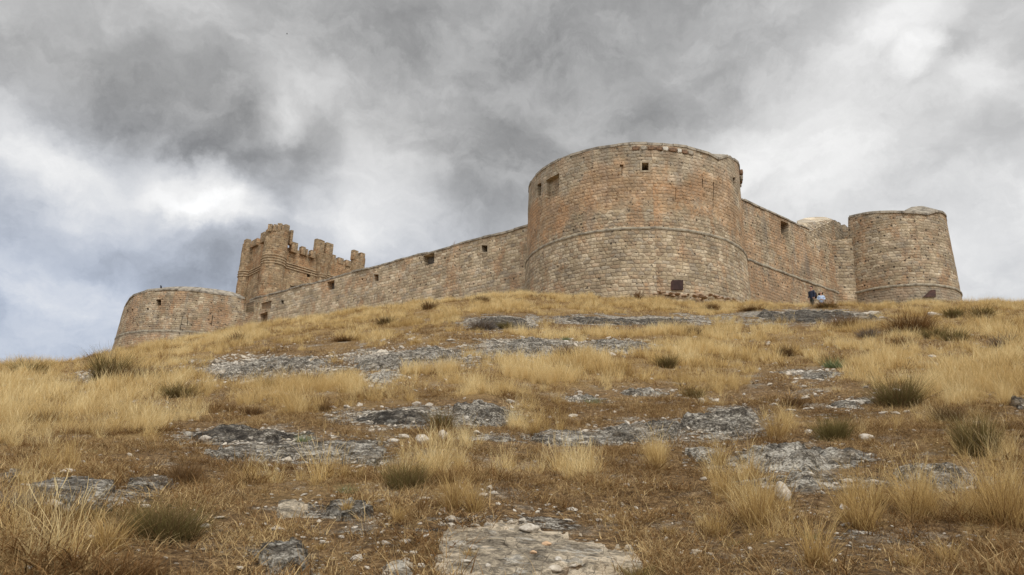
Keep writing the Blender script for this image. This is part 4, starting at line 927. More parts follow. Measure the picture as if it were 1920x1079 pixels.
sl = ell(px, py, [(800, 1010, 280, 85, 1.3), (1000, 972, 240, 26, 1.4), (900, 985, 120, 25, 1.), (560, 1000, 120, 90, .5), (1500, 1030, 300, 60, .5), (600, 850, 200, 40, .45), (1200, 815, 200, 35, .4), (130, 930, 120, 50, .45), (1560, 900, 160, 60, .6)])
pn = fbm(X / .7, Y / .7, 3, 12); sl = np.maximum(sl, .9 * rk); k = r.uniform(0, 1, len(X)) < np.clip(.10 + .9 * sl + .5 * pn, .02, 1) * (1 - .5 * g)
X, Y, Z, d, px, py = X[k], Y[k], Z[k], d[k], px[k], py[k]; m_ = len(X); s = r.lognormal(0, .55, m_) * .0135 * np.clip(d / 7, .7, 3.0)
onslab = ((px - 990) / 190) ** 2 + ((py - 1030) / 55) ** 2 < 1; s = np.where(onslab & (r.uniform(0, 1, m_) < .8), .0001, s)
scatter('gravel', 'scattered pale gravel on bare brown soil', 'gravel', np.stack([X, Y, Z + .004], -1), np.stack([r.normal(0, .3, m_), r.normal(0, .3, m_), r.uniform(0, 6.28, m_)], -1), np.stack([s * r.uniform(.8, 1.6, m_), s, s * r.uniform(.7, 1.1, m_)], -1), r.uniform(0, 1, m_), r.integers(0, 8, m_), pebc)
print('gravel', m_)

# ------------------------------------------------------------------ rock outcrops
def outcrop(x0, x1, y0, y1, h, tone, label, seed):
    xm = (x0 + x1) / 2; a = ground(xm, y0 + 2); b = ground(xm, y1); da, db = math.hypot(a[0], a[1]), math.hypot(b[0], b[1]); az_ = math.atan2(b[0], b[1])
    if da < db + .25: da = db + .25
    dc = (da + db) / 2; hd = (da - db) / 2; w0, w1 = ray(x0, (y0 + y1) / 2)[0], ray(x1, (y0 + y1) / 2)[0]; hw = float(w1 - w0) / 2 * dc
    res = max(.018, dc * .0026); nu = int(np.clip(2.7 * hw / res, 24, 330)); nv = int(np.clip(2.7 * hd / (res * 1.6), 18, 200))
    U, W = np.meshgrid(np.linspace(-1.35, 1.35, nu), np.linspace(-1.35, 1.35, nv)); ct, st_ = math.sin(az_), math.cos(az_)
    Xc, Yc = dc * ct, dc * st_; X = Xc + U * hw * st_ + W * hd * ct; Y = Yc - U * hw * ct + W * hd * st_
    h = h * (1 if h < .09 else .48)
    sc_ = min(hw, hd * 2, 1.2); nz = fbm(X / (sc_ * .8), Y / (sc_ * .8), 6, seed * 3 + 1, .65); rr = np.sqrt(U ** 2 + W ** 2) + (1.9 if h < .09 else 1.5) * nz + (.8 if h < .09 else .25) * fbm(X / .22, Y / .22, 4, seed + 5)
    slab_like = h < .09; rr = rr + 2.5 * sstep(1.0, 1.3, np.maximum(np.abs(U), np.abs(W)))
    mask = sstep(1.02, .90 if slab_like else .35, rr)
    n1 = fbm(X / .75, Y / .75, 4, seed + 2); n2 = fbm(X / .22, Y / .22, 4, seed + 3, .6); n3 = fbm(X / .07, Y / .07, 3, seed + 4)
    rid = 1 - np.abs(2 * (vnoise(X / .42 + n1 * 1.5, Y / .42 + n2, seed + 8)) - 1); rid = np.clip((.28 - (1 - rid)) / .28, 0, 1)
    prof = .72 + 1.5 * n1 - .15 * W
    lay = prof * 4 + 1.2 * n2; lay = (np.floor(lay) + sstep(.35, .65, lay - np.floor(lay))) / 4
    amp = .12 if slab_like else 1.0
    hh = h * mask * (.55 * prof + .45 * lay if not slab_like else .75 + .3 * n1) + mask * (.60 * h * n2 * (.4 if slab_like else 1) + min(h, .3) * .5 * n3) - mask * rid * h * .32 * (.3 if slab_like else 1)
    Z0 = terrain(X, Y); Z = Z0 + hh - (1 - mask) * .12 + mask * .01
    keep_ = rr < 1.12; idx = -np.ones(U.shape, int); q = (keep_[:-1, :-1] | keep_[1:, :-1] | keep_[:-1, 1:] | keep_[1:, 1:]); i, j = np.nonzero(q)
    id_ = np.arange(U.size).reshape(U.shape); Fc = np.stack([id_[i, j], id_[i, j + 1], id_[i + 1, j + 1], id_[i + 1, j]], -1)
    used = np.unique(Fc); mp = -np.ones(U.size, int); mp[used] = np.arange(len(used)); Fc = mp[Fc]
    bx, by, bz = Xc, Yc, float(terrain(Xc, Yc)); co = np.stack([X.ravel() - bx, Y.ravel() - by, Z.ravel() - bz], -1)[used]
    me = mesh('rock_outcrop', co, Fc); mt = MAT['slab'] if slab_like and tone < .2 and y0 > 900 else (MAT['rock_pale'] if tone < .22 else (MAT['rock_dark'] if tone > .58 else MAT['rock']))
    ra_ = me.attributes.new('rim', 'FLOAT', 'POINT'); ra_.data.foreach_set('value', sstep(.55, .95, rr).ravel()[used].astype(np.float32))
    o = link('rock_slab' if slab_like else 'rock_outcrop', me, mt, None, (bx, by, bz), True); tag(o, label, 'rock', 'limestone outcrops breaking through the slope')
for k, s in enumerate(ROCKS): outcrop(*s, 100 + k * 11)

# ------------------------------------------------------------------ loose stones
STONES = [(385, 823, 20, 'white stone lying alone on the long dark gravelly rock band'), (126, 884, 20, 'round grey stone in turf near the edge of the slope'), (250, 883, 16, 'flat white stone uphill of the brown shrub'),
 (790, 826, 26, 'blocky grey stone, larger of two beside the upright green shrub'), (828, 818, 24, 'angular grey stone right below the upright green shrub'), (893, 811, 14, 'small white stone below the knobbly whitish outcrop'),
 (757, 818, 20, 'pale wedge stone lying on the grey rock sheet'), (1070, 862, 14, 'pale stone alone in brown turf between sparse tufts'), (1085, 918, 9, 'tiny white stone in bare turf above the wide slab'),
 (1510, 746, 14, 'small white stone in grass above the long whitish ridge'), (1319, 898, 13, 'white stone on brown turf left of the tall swaying tussock'), (1467, 930, 34, 'upright grey boulder among the golden tussocks'),
 (1872, 862, 11, 'white round stone near the tall grass at the slope edge'), (797, 932, 20, 'flat pale stone between the wide slab and green grassy shrub'), (499, 981, 17, 'cube shaped pale stone beside a flat one'),
 (524, 990, 30, 'thin flat grey stone beside the cube shaped one'), (1040, 1067, 24, 'large egg shaped white stone lying on the wide beige slab'), (1047, 1049, 11, 'small upright white stone on the beige slab'),
 (1075, 1061, 12, 'small cream pebble stone on the beige slab'), (1001, 1036, 12, 'peach coloured round stone in the middle of beige slab'), (1024, 1019, 15, 'half buried pale stone on the slab above the peach one'),
 (889, 1026, 18, 'grey white stone on the left part of the slab'), (915, 1060, 14, 'narrow white stone at the lower left of slab'), (873, 1050, 22, 'flat crusty white stone on the slab beside dry tuft'),
 (846, 972, 22, 'pale grey stone behind the slab rim'), (845, 984, 14, 'white triangular stone beside the slab rim'), (958, 979, 13, 'cream stone behind the slab'), (980, 976, 17, 'cream stone touching the raised slab edge'),
 (1065, 973, 18, 'broad flat cream stone on the far rim of the slab'), (990, 990, 34, 'biggest cream chunk on the far rim of the slab'), (1146, 967, 13, 'round white stone at the far corner of slab'), (891, 983, 20, 'flat grey stone flake behind the slab'),
 (776, 1038, 16, 'white stone between both beige slabs'), (791, 1060, 14, 'pale stone beside the small slab'), (760, 1015, 18, 'grey stone in gravel above the small slab'), (723, 1018, 16, 'grey rounded stone in gravel near the edge'),
 (668, 1046, 24, 'layered grey stone lying on bare soil beside boulders'), (710, 962, 8, 'white pebble stone below the pair of rock plates'), (1620, 589, 15, 'white stone on the crest near the far corner tower'), (1640, 587, 18, 'bigger white stone on the crest beside another'),
 (1754, 590, 20, 'large pale stone on the crest below the corner tower'), (1654, 596, 10, 'little white stone under the crest stones'), (100, 946, 26, 'pale angular rock on the grey rock plates'), (226, 945, 12, 'white stone just behind the large rounded broom shrub'),
 (272, 950, 16, 'pale stone at the top edge of the large rounded broom shrub'), (386, 986, 16, 'grey stone at the foot of the large rounded broom shrub'), (412, 969, 17, 'flat white stone beside the large rounded broom shrub'), (605, 1016, 12, 'slanted white stone above the boulder cluster'),
 (450, 1065, 12, 'bright white stone near the bottom edge'), (1531, 742, 8, 'tiny stone in turf by the round dark bush'), (1625, 820, 22, 'half round grey stone between two green bushes'), (1302, 632, 9, 'white stone in tall grass below the round tower'),
 (1175, 909, 12, 'grey stone on bare turf'), (1187, 853, 10, 'small flat white stone upslope of the bare turf')]
bpy.context.view_layer.update(); DG = bpy.context.evaluated_depsgraph_get()
def hit_scene(px, py):
    a, t = ray(px, py); dv = Vector((math.sin(a), math.cos(a), float(t))).normalized()
    org = dv * 2.0
    for _ in range(6):
        ok, loc, nr_, idx_, ob, _m = sc.ray_cast(DG, org, dv)
        if not ok: break
        if ob.name.startswith(('ground', 'rock')): return tuple(loc)
        org = loc + dv * .02
    return ground(px, py)
for k, (px, py, wd, lb) in enumerate(STONES):
    p = hit_scene(px, py + wd * .2); d = math.sqrt(p[0] ** 2 + p[1] ** 2 + p[2] ** 2); s = wd / FPX * d / 2
    flat = .3 if 'flat' in lb or 'thin' in lb else (.95 if 'upright' in lb or 'cube' in lb else .62); me = pebble_mesh(50 + k, 3, flat, 'stone', 'stone'); me.polygons.foreach_set('use_smooth', [True] * len(me.polygons))
    if 'round' in lb or 'egg' in lb or 'peach' in lb: me.polygons.foreach_set('use_smooth', [True] * len(me.polygons))
    o = link('stone', me, None, None, (p[0], p[1], p[2] + s * flat * .45)); o.scale = (s * 1.15, s * 1.0, s); o.rotation_euler = (random.uniform(-.15, .15), random.uniform(-.15, .15), random.uniform(0, 6.28))
    if 'boulder' in lb: o.scale = (s, s, s * 1.3)
    if 'peach' in lb: me.materials[0] = mat_plain('peach_stone', (.62, .42, .26), (.50, .33, .2), 30)
    tag(o, lb, 'stone', 'loose stones on the slope')
# rubble heap at the tower foot
for k in range(34):
    px = 1230 + k * 4.6 + random.uniform(-3, 3); py = 549 + (k / 33) * 14 + random.uniform(-2, 4) - 2; p = h_tl(px, py); n = n_t(np.array(p)); dd = random.uniform(.1, .7); s = random.uniform(.10, .24)
    me = pebble_mesh(150 + k, 2, .5, 'stone', 'rubble_stone'); o = link('rubble_stone', me, None, None, (p[0] + n[0] * dd, p[1] + n[1] * dd, p[2] - .15)); o.scale = (s * 1.6, s, s); o.rotation_euler = (random.uniform(-.2, .2), 0, random.uniform(0, 3))
    me.materials[0] = MAT['pinkish'] if 'pinkish' in MAT else MAT.setdefault('pinkish', mat_plain('pinkish_stone', (.46, .33, .235), (.27, .19, .13), 3))
    tag(o, 'pinkish fallen stone in the rubble at the foot of the round tower below the hatch', 'stone', 'fallen stones at the foot of the round tower')

# ------------------------------------------------------------------ shrubs
def shrub(px, py, wpx, hpx, label, kinds=('green', 'brown'), dens=1.0, seed=0, name='shrub', cat='shrub', ratio=.55, lean=.55):
    p = ground(px, py); d = math.sqrt(p[0] ** 2 + p[1] ** 2 + p[2] ** 2); W_ = wpx / FPX * d; H = hpx / FPX * d
    root = thing(name, label, cat, (p[0], p[1], p[2] - .02), 0); wd = max(.0042, d * .0006); nb = int(520 * dens)
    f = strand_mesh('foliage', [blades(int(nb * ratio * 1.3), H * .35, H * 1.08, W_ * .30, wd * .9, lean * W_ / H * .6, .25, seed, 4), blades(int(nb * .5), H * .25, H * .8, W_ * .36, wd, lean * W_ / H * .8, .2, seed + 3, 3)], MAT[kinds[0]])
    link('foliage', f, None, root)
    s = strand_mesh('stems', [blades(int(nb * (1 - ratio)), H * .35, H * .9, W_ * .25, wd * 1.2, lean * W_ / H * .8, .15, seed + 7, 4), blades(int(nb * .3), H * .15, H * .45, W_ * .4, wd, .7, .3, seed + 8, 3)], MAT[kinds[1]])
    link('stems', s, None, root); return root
SH = [(473, 778, 44, 24, 'rust brown clump in the orange grass below the domed outcrop', ('brown', 'rust_shrub'), .7), (610, 770, 40, 22, 'dark clump in grass above the dark flat rock band', ('brown', 'rust_shrub'), .7), (1627, 634, 34, 22, 'grey brown clump beside the rusty mound bush', ('grey_twig', 'brown'), .7),
 (1473, 668, 32, 24, 'dark brown clump inside tall grass between two ledges', ('brown', 'brown'), .7), (1560, 680, 60, 22, 'wide reddish clump at the foot of tall mid slope grass', ('rust_shrub', 'brown'), .8), (1880, 652, 50, 26, 'greyish brown clump in grass near the far edge', ('grey_twig', 'rust_shrub'), .8),
 (1487, 760, 46, 22, 'brown low clump beside a small white stone', ('brown', 'rust_shrub'), .7), (1778, 795, 56, 44, 'dark brown bush just uphill of the tall olive green bush', ('brown', 'brown'), 1.), (1150, 850, 34, 20, 'small rust clump in the bare middle of the slope', ('rust_shrub', 'brown'), .6), (806, 580, 34, 18, 'dark brown clump in the pale crest grass under the long wall', ('brown', 'rust_shrub'), .6),
 (905, 566, 36, 14, 'brown clump in crest grass where the long wall meets the tower', ('brown', 'rust_shrub'), .6), (650, 640, 60, 18, 'brownish clump on the bare band below the crest grass', ('rust_shrub', 'brown'), .7), (1300, 745, 50, 26, 'olive clump behind the chunky outcrop', ('green', 'rust_shrub'), .7), (1250, 690, 44, 30, 'dark olive clump among the lush mid slope grass', ('green', 'brown'), .8),
 (700, 745, 50, 24, 'dark clump at the lower edge of the lush grass', ('brown', 'rust_shrub'), .7), (95, 790, 70, 26, 'dark brown clump among dense grass at the left', ('brown', 'rust_shrub'), .8), (1170, 930, 36, 18, 'brown low clump on bare turf above the wide slab', ('brown', 'rust_shrub'), .5), (455, 640, 60, 18, 'brown band of low scrub under the far bastion', ('brown', 'rust_shrub'), .7),
 (1715, 900, 40, 24, 'brown clump wedged against the grey slab', ('brown', 'rust_shrub'), .6),
 (206, 716, 72, 58, 'large dark olive broom bush on the left skyline of the hill', ('green', 'brown'), 1.3), (255, 714, 85, 34, 'low wide dark brown bush next to the skyline broom bush', ('brown', 'brown'), 1.2),
 (828, 806, 52, 48, 'small upright green shrub in front of the knobbly outcrop', ('green', 'rust_shrub'), 1.), (308, 1005, 145, 78, 'big rounded broom shrub, largest on the slope', ('green', 'brown'), 2.6), (762, 915, 92, 62, 'green grassy shrub amid golden tussocks below the blocky stones', ('green', 'brown'), 1.4),
 (1684, 762, 88, 60, 'round dark bush standing in tall golden grass', ('green', 'brown'), 1.5), (1562, 825, 60, 52, 'dense olive bush behind the long whitish ridge', ('green', 'green'), 1.3), (1834, 852, 66, 78, 'tall olive green bush at the slope edge near the tall grass', ('green', 'brown'), 1.4),
 (150, 975, 90, 40, 'low olive and brown bush beside the big rounded broom shrub', ('green', 'rust_shrub'), 1.), (345, 905, 55, 50, 'brown clump shrub uphill of the big rounded broom shrub', ('brown', 'rust_shrub'), 1.), (290, 915, 50, 34, 'small dull brown shrub leaning over a grey rock lump', ('brown', 'grey_twig'), .8),
 (245, 1078, 120, 55, 'brown straggly shrub at the bottom of the slope below the big broom', ('rust_shrub', 'brown'), 1.2), (578, 722, 46, 32, 'dark brown bush on the edge of the domed outcrop', ('brown', 'brown'), 1.), (338, 745, 72, 34, 'dark greenish bush half hidden by golden grass below the domed outcrop', ('green', 'brown'), 1.),
 (505, 722, 50, 18, 'low green patch bush at the foot of the domed outcrop', ('green', 'green'), .8), (1582, 615, 62, 26, 'reddish brown mound bush just below the crest', ('rust_shrub', 'brown'), 1.), (1708, 622, 90, 40, 'wide rusty brown bush below the far corner tower', ('rust_shrub', 'brown'), 1.3),
 (1842, 597, 38, 22, 'small round green bush near the crest at the far side', ('green', 'brown'), .9), (1788, 596, 32, 20, 'dark small bush near the crest under the corner tower', ('green', 'brown'), .8), (1752, 636, 44, 24, 'left one of two olive bushes below the rusty bush', ('green', 'brown'), .9),
 (1790, 640, 46, 24, 'right one of two olive bushes below the rusty bush', ('green', 'brown'), .9), (905, 618, 60, 26, 'grey brown cushion shrub growing on the dark lichened outcrop', ('grey_twig', 'brown'), .9), (948, 617, 34, 18, 'dark green cushion shrub on the dark lichened outcrop', ('green', 'green'), .8),
 (1300, 630, 26, 22, 'small brown bush in the grass below the round tower', ('brown', 'brown'), .7), (1060, 676, 38, 34, 'dark brown clump at the foot of the bumpy white outcrop', ('brown', 'rust_shrub'), .8), (25, 955, 75, 48, 'pale grey twiggy shrub at the left edge of the slope', ('grey_twig', 'grey_twig'), .9),
 (1195, 1085, 70, 40, 'yellow green cushion plant at the right end of the slab', ('green', 'straw'), 1.), (725, 608, 44, 18, 'brown green bush in crest grass before the long wall', ('brown', 'green'), .8), (835, 905, 40, 40, 'dull rust brown clump right of the green grassy shrub', ('rust_shrub', 'brown'), .8),
 (1335, 583, 30, 16, 'dark tuft bush on the crest beside the round tower', ('brown', 'rust_shrub'), .7), (1548, 577, 46, 14, 'brown green bush on the crest in front of the two walkers', ('rust_shrub', 'green'), .7), (1410, 583, 50, 14, 'rust brown clump on the crest near the tower corner', ('rust_shrub', 'brown'), .7),
 (55, 700, 60, 26, 'faint green bush on the far left skyline', ('green', 'straw'), .8), (1195, 551, 24, 20, 'dry reddish bush growing against the foot of the round tower', ('rust_shrub', 'rust_shrub'), .4), (1690, 650, 40, 24, 'brown clump behind the left olive bush', ('rust_shrub', 'brown'), .7)]
for k, (px, py, wd, hh, lb, kd, dn) in enumerate(SH): shrub(px, py, wd, hh, lb, kd, dn, 700 + k * 13)
# big single grass tussocks
TU = [(848, 955, 42, 92, 'tall narrow straw tussock above the wide slab'), (890, 958, 50, 70, 'drooping straw tussock beside the tall narrow one'), (1425, 985, 80, 125, 'tall bending golden tussock, biggest of all'), (1170, 0, 0, 0, ''),
 (1615, 990, 88, 110, 'broad dense golden tussock in front of grey slab'), (1720, 965, 82, 90, 'dense upright golden tussock beside the broad dense one'), (1345, 1005, 50, 60, 'low bright tussock left of the biggest one'), (1530, 1062, 60, 105, 'arched golden tussock at the lower edge'),
 (1003, 812, 26, 50, 'single upright tuft on bare ground below the knobbly outcrop'), (1455, 822, 50, 62, 'golden tussock growing at the end of the chunky outcrop'), (1350, 872, 30, 60, 'slim tuft growing on the pale rock tongue'), (745, 978, 26, 40, 'little yellow tuft above gravel and slab'),
 (1235, 880, 32, 72, 'thin pale tuft in turf between slab and ridge'), (1778, 1052, 36, 45, 'short yellow tuft near the bottom right'), (1710, 1060, 36, 34, 'stubby yellow tuft on stony soil'), (1885, 985, 90, 150, 'very tall grass tussock at the right edge'), (600, 1030, 16, 24, 'tiny yellow tuft beside the boulder cluster'),
 (1255, 1000, 26, 26, 'small spiky tuft right of the wide slab'), (200, 1030, 60, 75, 'loose golden tussock left of the big rounded broom'), (650, 955, 22, 28, 'little tuft between the rock plates'), (880, 1040, 22, 22, 'tiny brown tuft growing on the slab')]
for k, (px, py, wd, hh, lb) in enumerate(TU):
    if not lb: continue
    p = hit_scene(px, py); d = math.sqrt(p[0] ** 2 + p[1] ** 2 + p[2] ** 2); W_ = wd / FPX * d; H = hh / FPX * d; nb = int(50 + wd * 1.5)
    me = strand_mesh('grass_tussock', [blades(nb, H * .6, H * 1.08, W_ * .24, .0050, .25 * W_ / H + .10, .35, 900 + k, 5), blades(nb, H * .2, H * .65, W_ * .28, .0055, .5, .4, 950 + k, 4)], MAT['straw'])
    tag(link('grass_tussock', me, None, None, (p[0], p[1], p[2] - .01)), lb, 'grass tussock', 'single grass tussocks on the slope')
# thistle and weeds
def stalk(px, py, hpx, label, seed, mat='rust_shrub', nb=6, base=None):
    p = base or ground(px, py); d = math.sqrt(sum(q * q for q in p)); H = hpx / FPX * d
    me = strand_mesh('dry_stalk', [blades(nb, H * .6, H, .05, d * .0007, .12, .15, seed, 6), blades(nb * 3, H * .1, H * .35, .12, d * .0006, .5, .3, seed + 1, 3)], MAT[mat]); tag(link('dry_stalk', me, None, None, p), label, 'dry plant')
stalk(207, 672, 42, 'thin dry thistle stalk on the skyline before the low bastion', 31, 'grey_twig')
stalk(1068, 815, 22, 'dry stalk on bare ground in mid slope', 33, 'straw')
p = h_l(845, 464); stalk(0, 0, 17, 'dead twigs sprouting from the top of the long wall', 35, 'rust_shrub', 7, (p[0] - nl[0] * .4, p[1] - nl[1] * .4, 26.0))
p = h_b(450, 562); stalk(0, 0, 24, 'bare twig standing on the far bastion beside the keep', 37, 'rust_shrub', 3, (p[0] - n_b(np.array(p))[0] * 1.8, p[1] - n_b(np.array(p))[1] * 1.8, 25.3))
for k, (px, py, wd, hh, lb) in enumerate([(175, 848, 26, 12, 'small fresh green weed in turf at the left'), (362, 908, 16, 10, 'tiny green weed beside the brown clump shrub'), (568, 828, 26, 22, 'light green weed growing on the dark rock band'), (650, 925, 34, 26, 'grey green leafy weed below the thin rock sheets'),
   (1112, 757, 34, 16, 'grey green weed beside the small pale ledge'), (1562, 690, 40, 24, 'silvery green weed in the dry grass'), (1525, 1010, 26, 22, 'silver weed between the golden tussocks'), (1380, 1022, 44, 28, 'yellow flowering dry weed on bare soil'), (700, 690, 20, 14, 'small green weed on the cracked shelf'), (1062, 640, 16, 12, 'small green weed on top of the bumpy white outcrop')]):
    shrub(px, py, wd, hh, lb, ('straw', 'weed') if 'yellow' in lb else ('weed', 'weed'), .35, 1300 + k * 5, 'weed', 'weed', .6, .6)

# ------------------------------------------------------------------ birds
def skin(name, verts, edges, radii, mat, parent=None, sub=1, root=0):
    me = bpy.data.meshes.new(name); me.from_pydata(verts, edges, []); o = bpy.data.objects.new(name, me); sc.collection.objects.link(o)
    m = o.modifiers.new('s', 'SKIN'); 
    for k, r in enumerate(radii):
        sv_ = me.skin_vertices[0].data[k]; sv_.radius = (r, r) if not isinstance(r, tuple) else r; sv_.use_root = (k == root)
    m.use_smooth_shade = True; s = o.modifiers.new('u', 'SUBSURF'); s.levels = sub; s.render_levels = sub
    bpy.context.view_layer.update(); me2 = bpy.data.meshes.new_from_object(o.evaluated_get(bpy.context.evaluated_depsgraph_get())); bpy.data.objects.remove(o)
    me2.materials.clear(); return link(name, me2, mat, parent)
MAT['feather'] = mat_plain('dark_feathers', (.03, .03, .035), (.018, .018, .02), 10); MAT['beak'] = mat_plain('beak', (.1, .08, .06), None, 10)
p = h_b(295, 545); nb_ = n_b(np.array(p)); bird = thing('pigeon', 'dark bird perched upright on top of the far low bastion', 'bird', (p[0] - nb_[0] * .5, p[1] - nb_[1] * .5, rim_b(math.atan2(nb_[0], nb_[1])) + .26), R_(20))
skin('body', [(0, 0, .12), (.02, 0, .25), (.0, 0, .38), (-.04, 0, .47), (-.12, 0, .47), (.1, 0, .05), (.24, 0, -.02)], [(0, 1), (1, 2), (2, 3), (3, 4), (0, 5), (5, 6)], [.1, .13, .09, .07, .02, .07, .03], MAT['feather'], bird)
skin('leg', [(-.01, -.04, .1), (-.01, -.04, .0), (-.06, -.04, -.01)], [(0, 1), (1, 2)], [.015, .012, .01], MAT['beak'], bird); skin('leg', [(-.01, .04, .1), (-.01, .04, .0), (-.06, .04, -.01)], [(0, 1), (1, 2)], [.015, .012, .01], MAT['beak'], bird)
a, t = ray(538, 64); _=0; fb = thing('flying_bird', 'tiny dark bird flying high in the grey sky', 'bird', (70 * math.sin(a), 70 * math.cos(a), 70 * float(t)), .5)
skin('body', [(-.12, 0, 0), (0, 0, .01), (.12, 0, .02), (.17, 0, .02)], [(0, 1), (1, 2), (2, 3)], [.02, .045, .03, .01], MAT['feather'], fb)
for s in (-1, 1): link('wing', mesh('wing', [(-.05, 0, .02), (.05, 0, .02), (.04, s * .14, .08), (-.05, s * .14, .08), (-.05, s * .28, .03), (-.05, 0, .03), (.05, 0, .03), (.04, s * .14, .09), (-.05, s * .14, .09), (-.045, s * .28, .035)], [(0, 1, 2, 3), (3, 2, 4), (5, 8, 7, 6), (8, 9, 7), (0, 5, 6, 1), (1, 6, 7, 2), (2, 7, 9, 4), (4, 9, 8, 3), (3, 8, 5, 0)]), MAT['feather'], fb)
fb.scale = (.6, .6, .6)

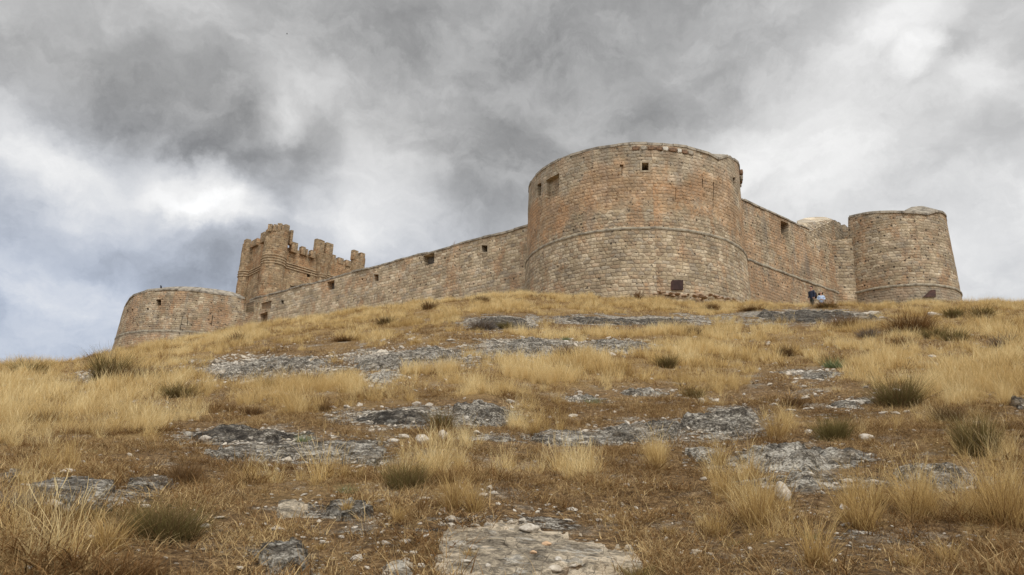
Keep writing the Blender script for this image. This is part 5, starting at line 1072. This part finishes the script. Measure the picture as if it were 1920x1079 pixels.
# ------------------------------------------------------------------ people
MAT['skin'] = mat_plain('skin', (.45, .27, .19), (.40, .23, .16), 30, .6); MAT['hair'] = mat_plain('dark_hair', (.025, .017, .013), (.015, .01, .008), 40)
MAT['navy'] = mat_plain('navy_cloth', (.035, .045, .075), (.025, .03, .05), 14); MAT['olive'] = mat_plain('dark_trousers', (.06, .06, .05), (.04, .04, .035), 14)
MAT['sky'] = mat_plain('light_blue_cloth', (.46, .56, .72), (.36, .45, .60), 14); MAT['denim'] = mat_plain('grey_denim', (.10, .12, .16), (.07, .08, .11), 14); MAT['black'] = mat_plain('black_fabric', (.03, .018, .018), (.02, .015, .014), 14)
def person(root, H, hands, stride, coat, pants, coatlen, hairlong):
    k = H / 1.75; Z = lambda z: z * k
    V = [(0, 0, .95), (0, 0, 1.15), (0, 0, 1.38), (0, -.01, 1.50), (0, -.02, 1.57), (0, -.03, 1.66), (0, -.02, 1.73)]; E_ = [(0, 1), (1, 2), (2, 3), (3, 4), (4, 5), (5, 6)]; Rr = [.12, .115, .13, .06, .08, .14, .115]
    for s in (-1, 1):
        b = len(V); st = stride * s
        V += [(s * .09, 0, .88), (s * .10, -st * .5 - .02, .50), (s * .10, -st, .09), (s * .11, -st - .13, .035)]; E_ += [(0, b), (b, b + 1), (b + 1, b + 2), (b + 2, b + 3)]; Rr += [.095, .062, .042, .035]
    for s in (-1, 1):
        b = len(V); el_, wr = hands[0 if s < 0 else 1]
        V += [(s * .19, 0, 1.40), el_, wr]; E_ += [(2, b), (b, b + 1), (b + 1, b + 2)]; Rr += [.058, .042, .028]
        w_ = Vector(wr); dr = (w_ - Vector(el_)).normalized(); sd = dr.cross(Vector((0, 1, .2))).normalized(); palm = w_ + dr * .07; V.append(tuple(palm)); E_.append((b + 2, b + 3)); Rr.append(.026)
        for i in range(4):
            o_ = sd * (.024 * (i - 1.5)); L_ = (.07, .085, .08, .06)[i]; q = len(V); V += [tuple(palm + o_ + dr * .03), tuple(palm + o_ + dr * (.03 + L_ * .5) + Vector((0, -.01, 0))), tuple(palm + o_ + dr * (.03 + L_ * .8) + Vector((0, -.035, 0)))]
            E_ += [(b + 3, q), (q, q + 1), (q + 1, q + 2)]; Rr += [.009, .009, .008]
        q = len(V); V += [tuple(w_ + dr * .03 + sd * .035 + Vector((0, -.01, 0))), tuple(w_ + dr * .07 + sd * .05 + Vector((0, -.02, 0)))]; E_ += [(b + 2, q), (q, q + 1)]; Rr += [.011, .009]
    V = [tuple(c * k for c in v) for v in V]; Rr = [r * k for r in Rr]; body = skin('body', V, E_, Rr, MAT['skin'], root)
    # face: nose, eyes, ears
    v, f = merge([box(0, -.125, 1.64, .025, .03, .035)]); link('nose', mesh('nose', [tuple(c * k for c in q) for q in v], f), MAT['skin'], root)
    for s in (-1, 1): v, f = box(s * .035, -.118, 1.665, .022, .01, .012); link('eye', mesh('eye', [tuple(c * k for c in q) for q in v], f), MAT['hair'], root)
    # jacket and trousers
    JV = [(0, 0, coatlen), (0, 0, 1.05), (0, 0, 1.25), (0, 0, 1.40), (0, 0, 1.49)]; JE = [(0, 1), (1, 2), (2, 3), (3, 4)]; JR = [(.19, .15), (.185, .145), (.20, .15), (.17, .13), .09]
    for s in (-1, 1):
        b = len(JV); el_, wr = hands[0 if s < 0 else 1]; JV += [(s * .20, 0, 1.39), el_, tuple(Vector(el_).lerp(Vector(wr), .93))]; JE += [(3, b), (b, b + 1), (b + 1, b + 2)]; JR += [.078, .062, .05]
    skin('jacket', [tuple(c * k for c in v) for v in JV], JE, [tuple(q * k for q in r) if isinstance(r, tuple) else r * k for r in JR], MAT[coat], root)
    TV = [(0, 0, .93)]; TE = []; TR = [(.16, .12)]
    for s in (-1, 1):
        b = len(TV); st = stride * s; TV += [(s * .10, 0, .82), (s * .10, -st * .5 - .02, .50), (s * .10, -st, .11)]; TE += [(0, b), (b, b + 1), (b + 1, b + 2)]; TR += [.105, .078, .06]
        sh = skin('shoe', [tuple(c * k for c in v) for v in [(s * .10, -st + .03, .05), (s * .105, -st - .07, .045), (s * .11, -st - .16, .035)]], [(0, 1), (1, 2)], [.05 * k, .05 * k, .04 * k], MAT['black'], root)
    skin('trousers', [tuple(c * k for c in v) for v in TV], TE, [tuple(q * k for q in r) if isinstance(r, tuple) else r * k for r in TR], MAT[pants], root)
    if hairlong: skin('hair', [tuple(c * k for c in v) for v in [(0, .02, 1.74), (0, .06, 1.62), (0, .07, 1.48), (.09, .01, 1.66), (.10, .01, 1.52), (-.09, .01, 1.66), (-.10, .01, 1.52)]], [(0, 1), (1, 2), (0, 3), (3, 4), (0, 5), (5, 6)], [.16 * k, .17 * k, .14 * k, .11 * k, .10 * k, .11 * k, .10 * k], MAT['hair'], root)
    else: skin('hair', [tuple(c * k for c in v) for v in [(0, -.05, 1.765), (0, .04, 1.73), (0, .075, 1.62)]], [(0, 1), (1, 2)], [.125 * k, .145 * k, .10 * k], MAT['hair'], root)
def stand(px, headpy, H, d):
    a, t = ray(px, headpy); return (d * math.sin(a), d * math.cos(a), d * float(t) - H)
pm = stand(1520.5, 538.5, 1.78, 58); pf = stand(1538.5, 548, 1.62, 57.4)
MANZ, WOMZ = pm[2], pf[2]
man = thing('person', 'walker in dark navy jacket facing sideways beside the rust streaked wall', 'person', pm, R_(-62))
person(man, 1.78, [((-.25, .03, 1.13), (-.24, -.10, .90)), ((.25, .04, 1.13), (.24, -.04, .88))], .13, 'navy', 'olive', .74, False)
wom = thing('person', 'walker with dark curly hair and light blue jacket, hands held in front', 'person', pf, R_(-15))
person(wom, 1.62, [((-.28, .0, 1.16), (-.08, -.22, 1.08)), ((.28, .0, 1.16), (.08, -.22, 1.06))], .10, 'sky', 'denim', .78, True)
bp = thing('backpack', 'small dark backpack worn by the walker in the navy jacket', 'backpack', (pm[0] + .22, pm[1] + .10, pm[2] + 1.0), R_(-62))
v, f = rough_block(.34, .2, .46, 3, 2, .03); link('bag', mesh('bag', v, f), MAT['black'], bp, (0, .03, .14), True)
v, f = rough_block(.24, .08, .2, 4, 2, .02); link('pocket', mesh('pocket', v, f), MAT['black'], bp, (0, .15, .08), True)
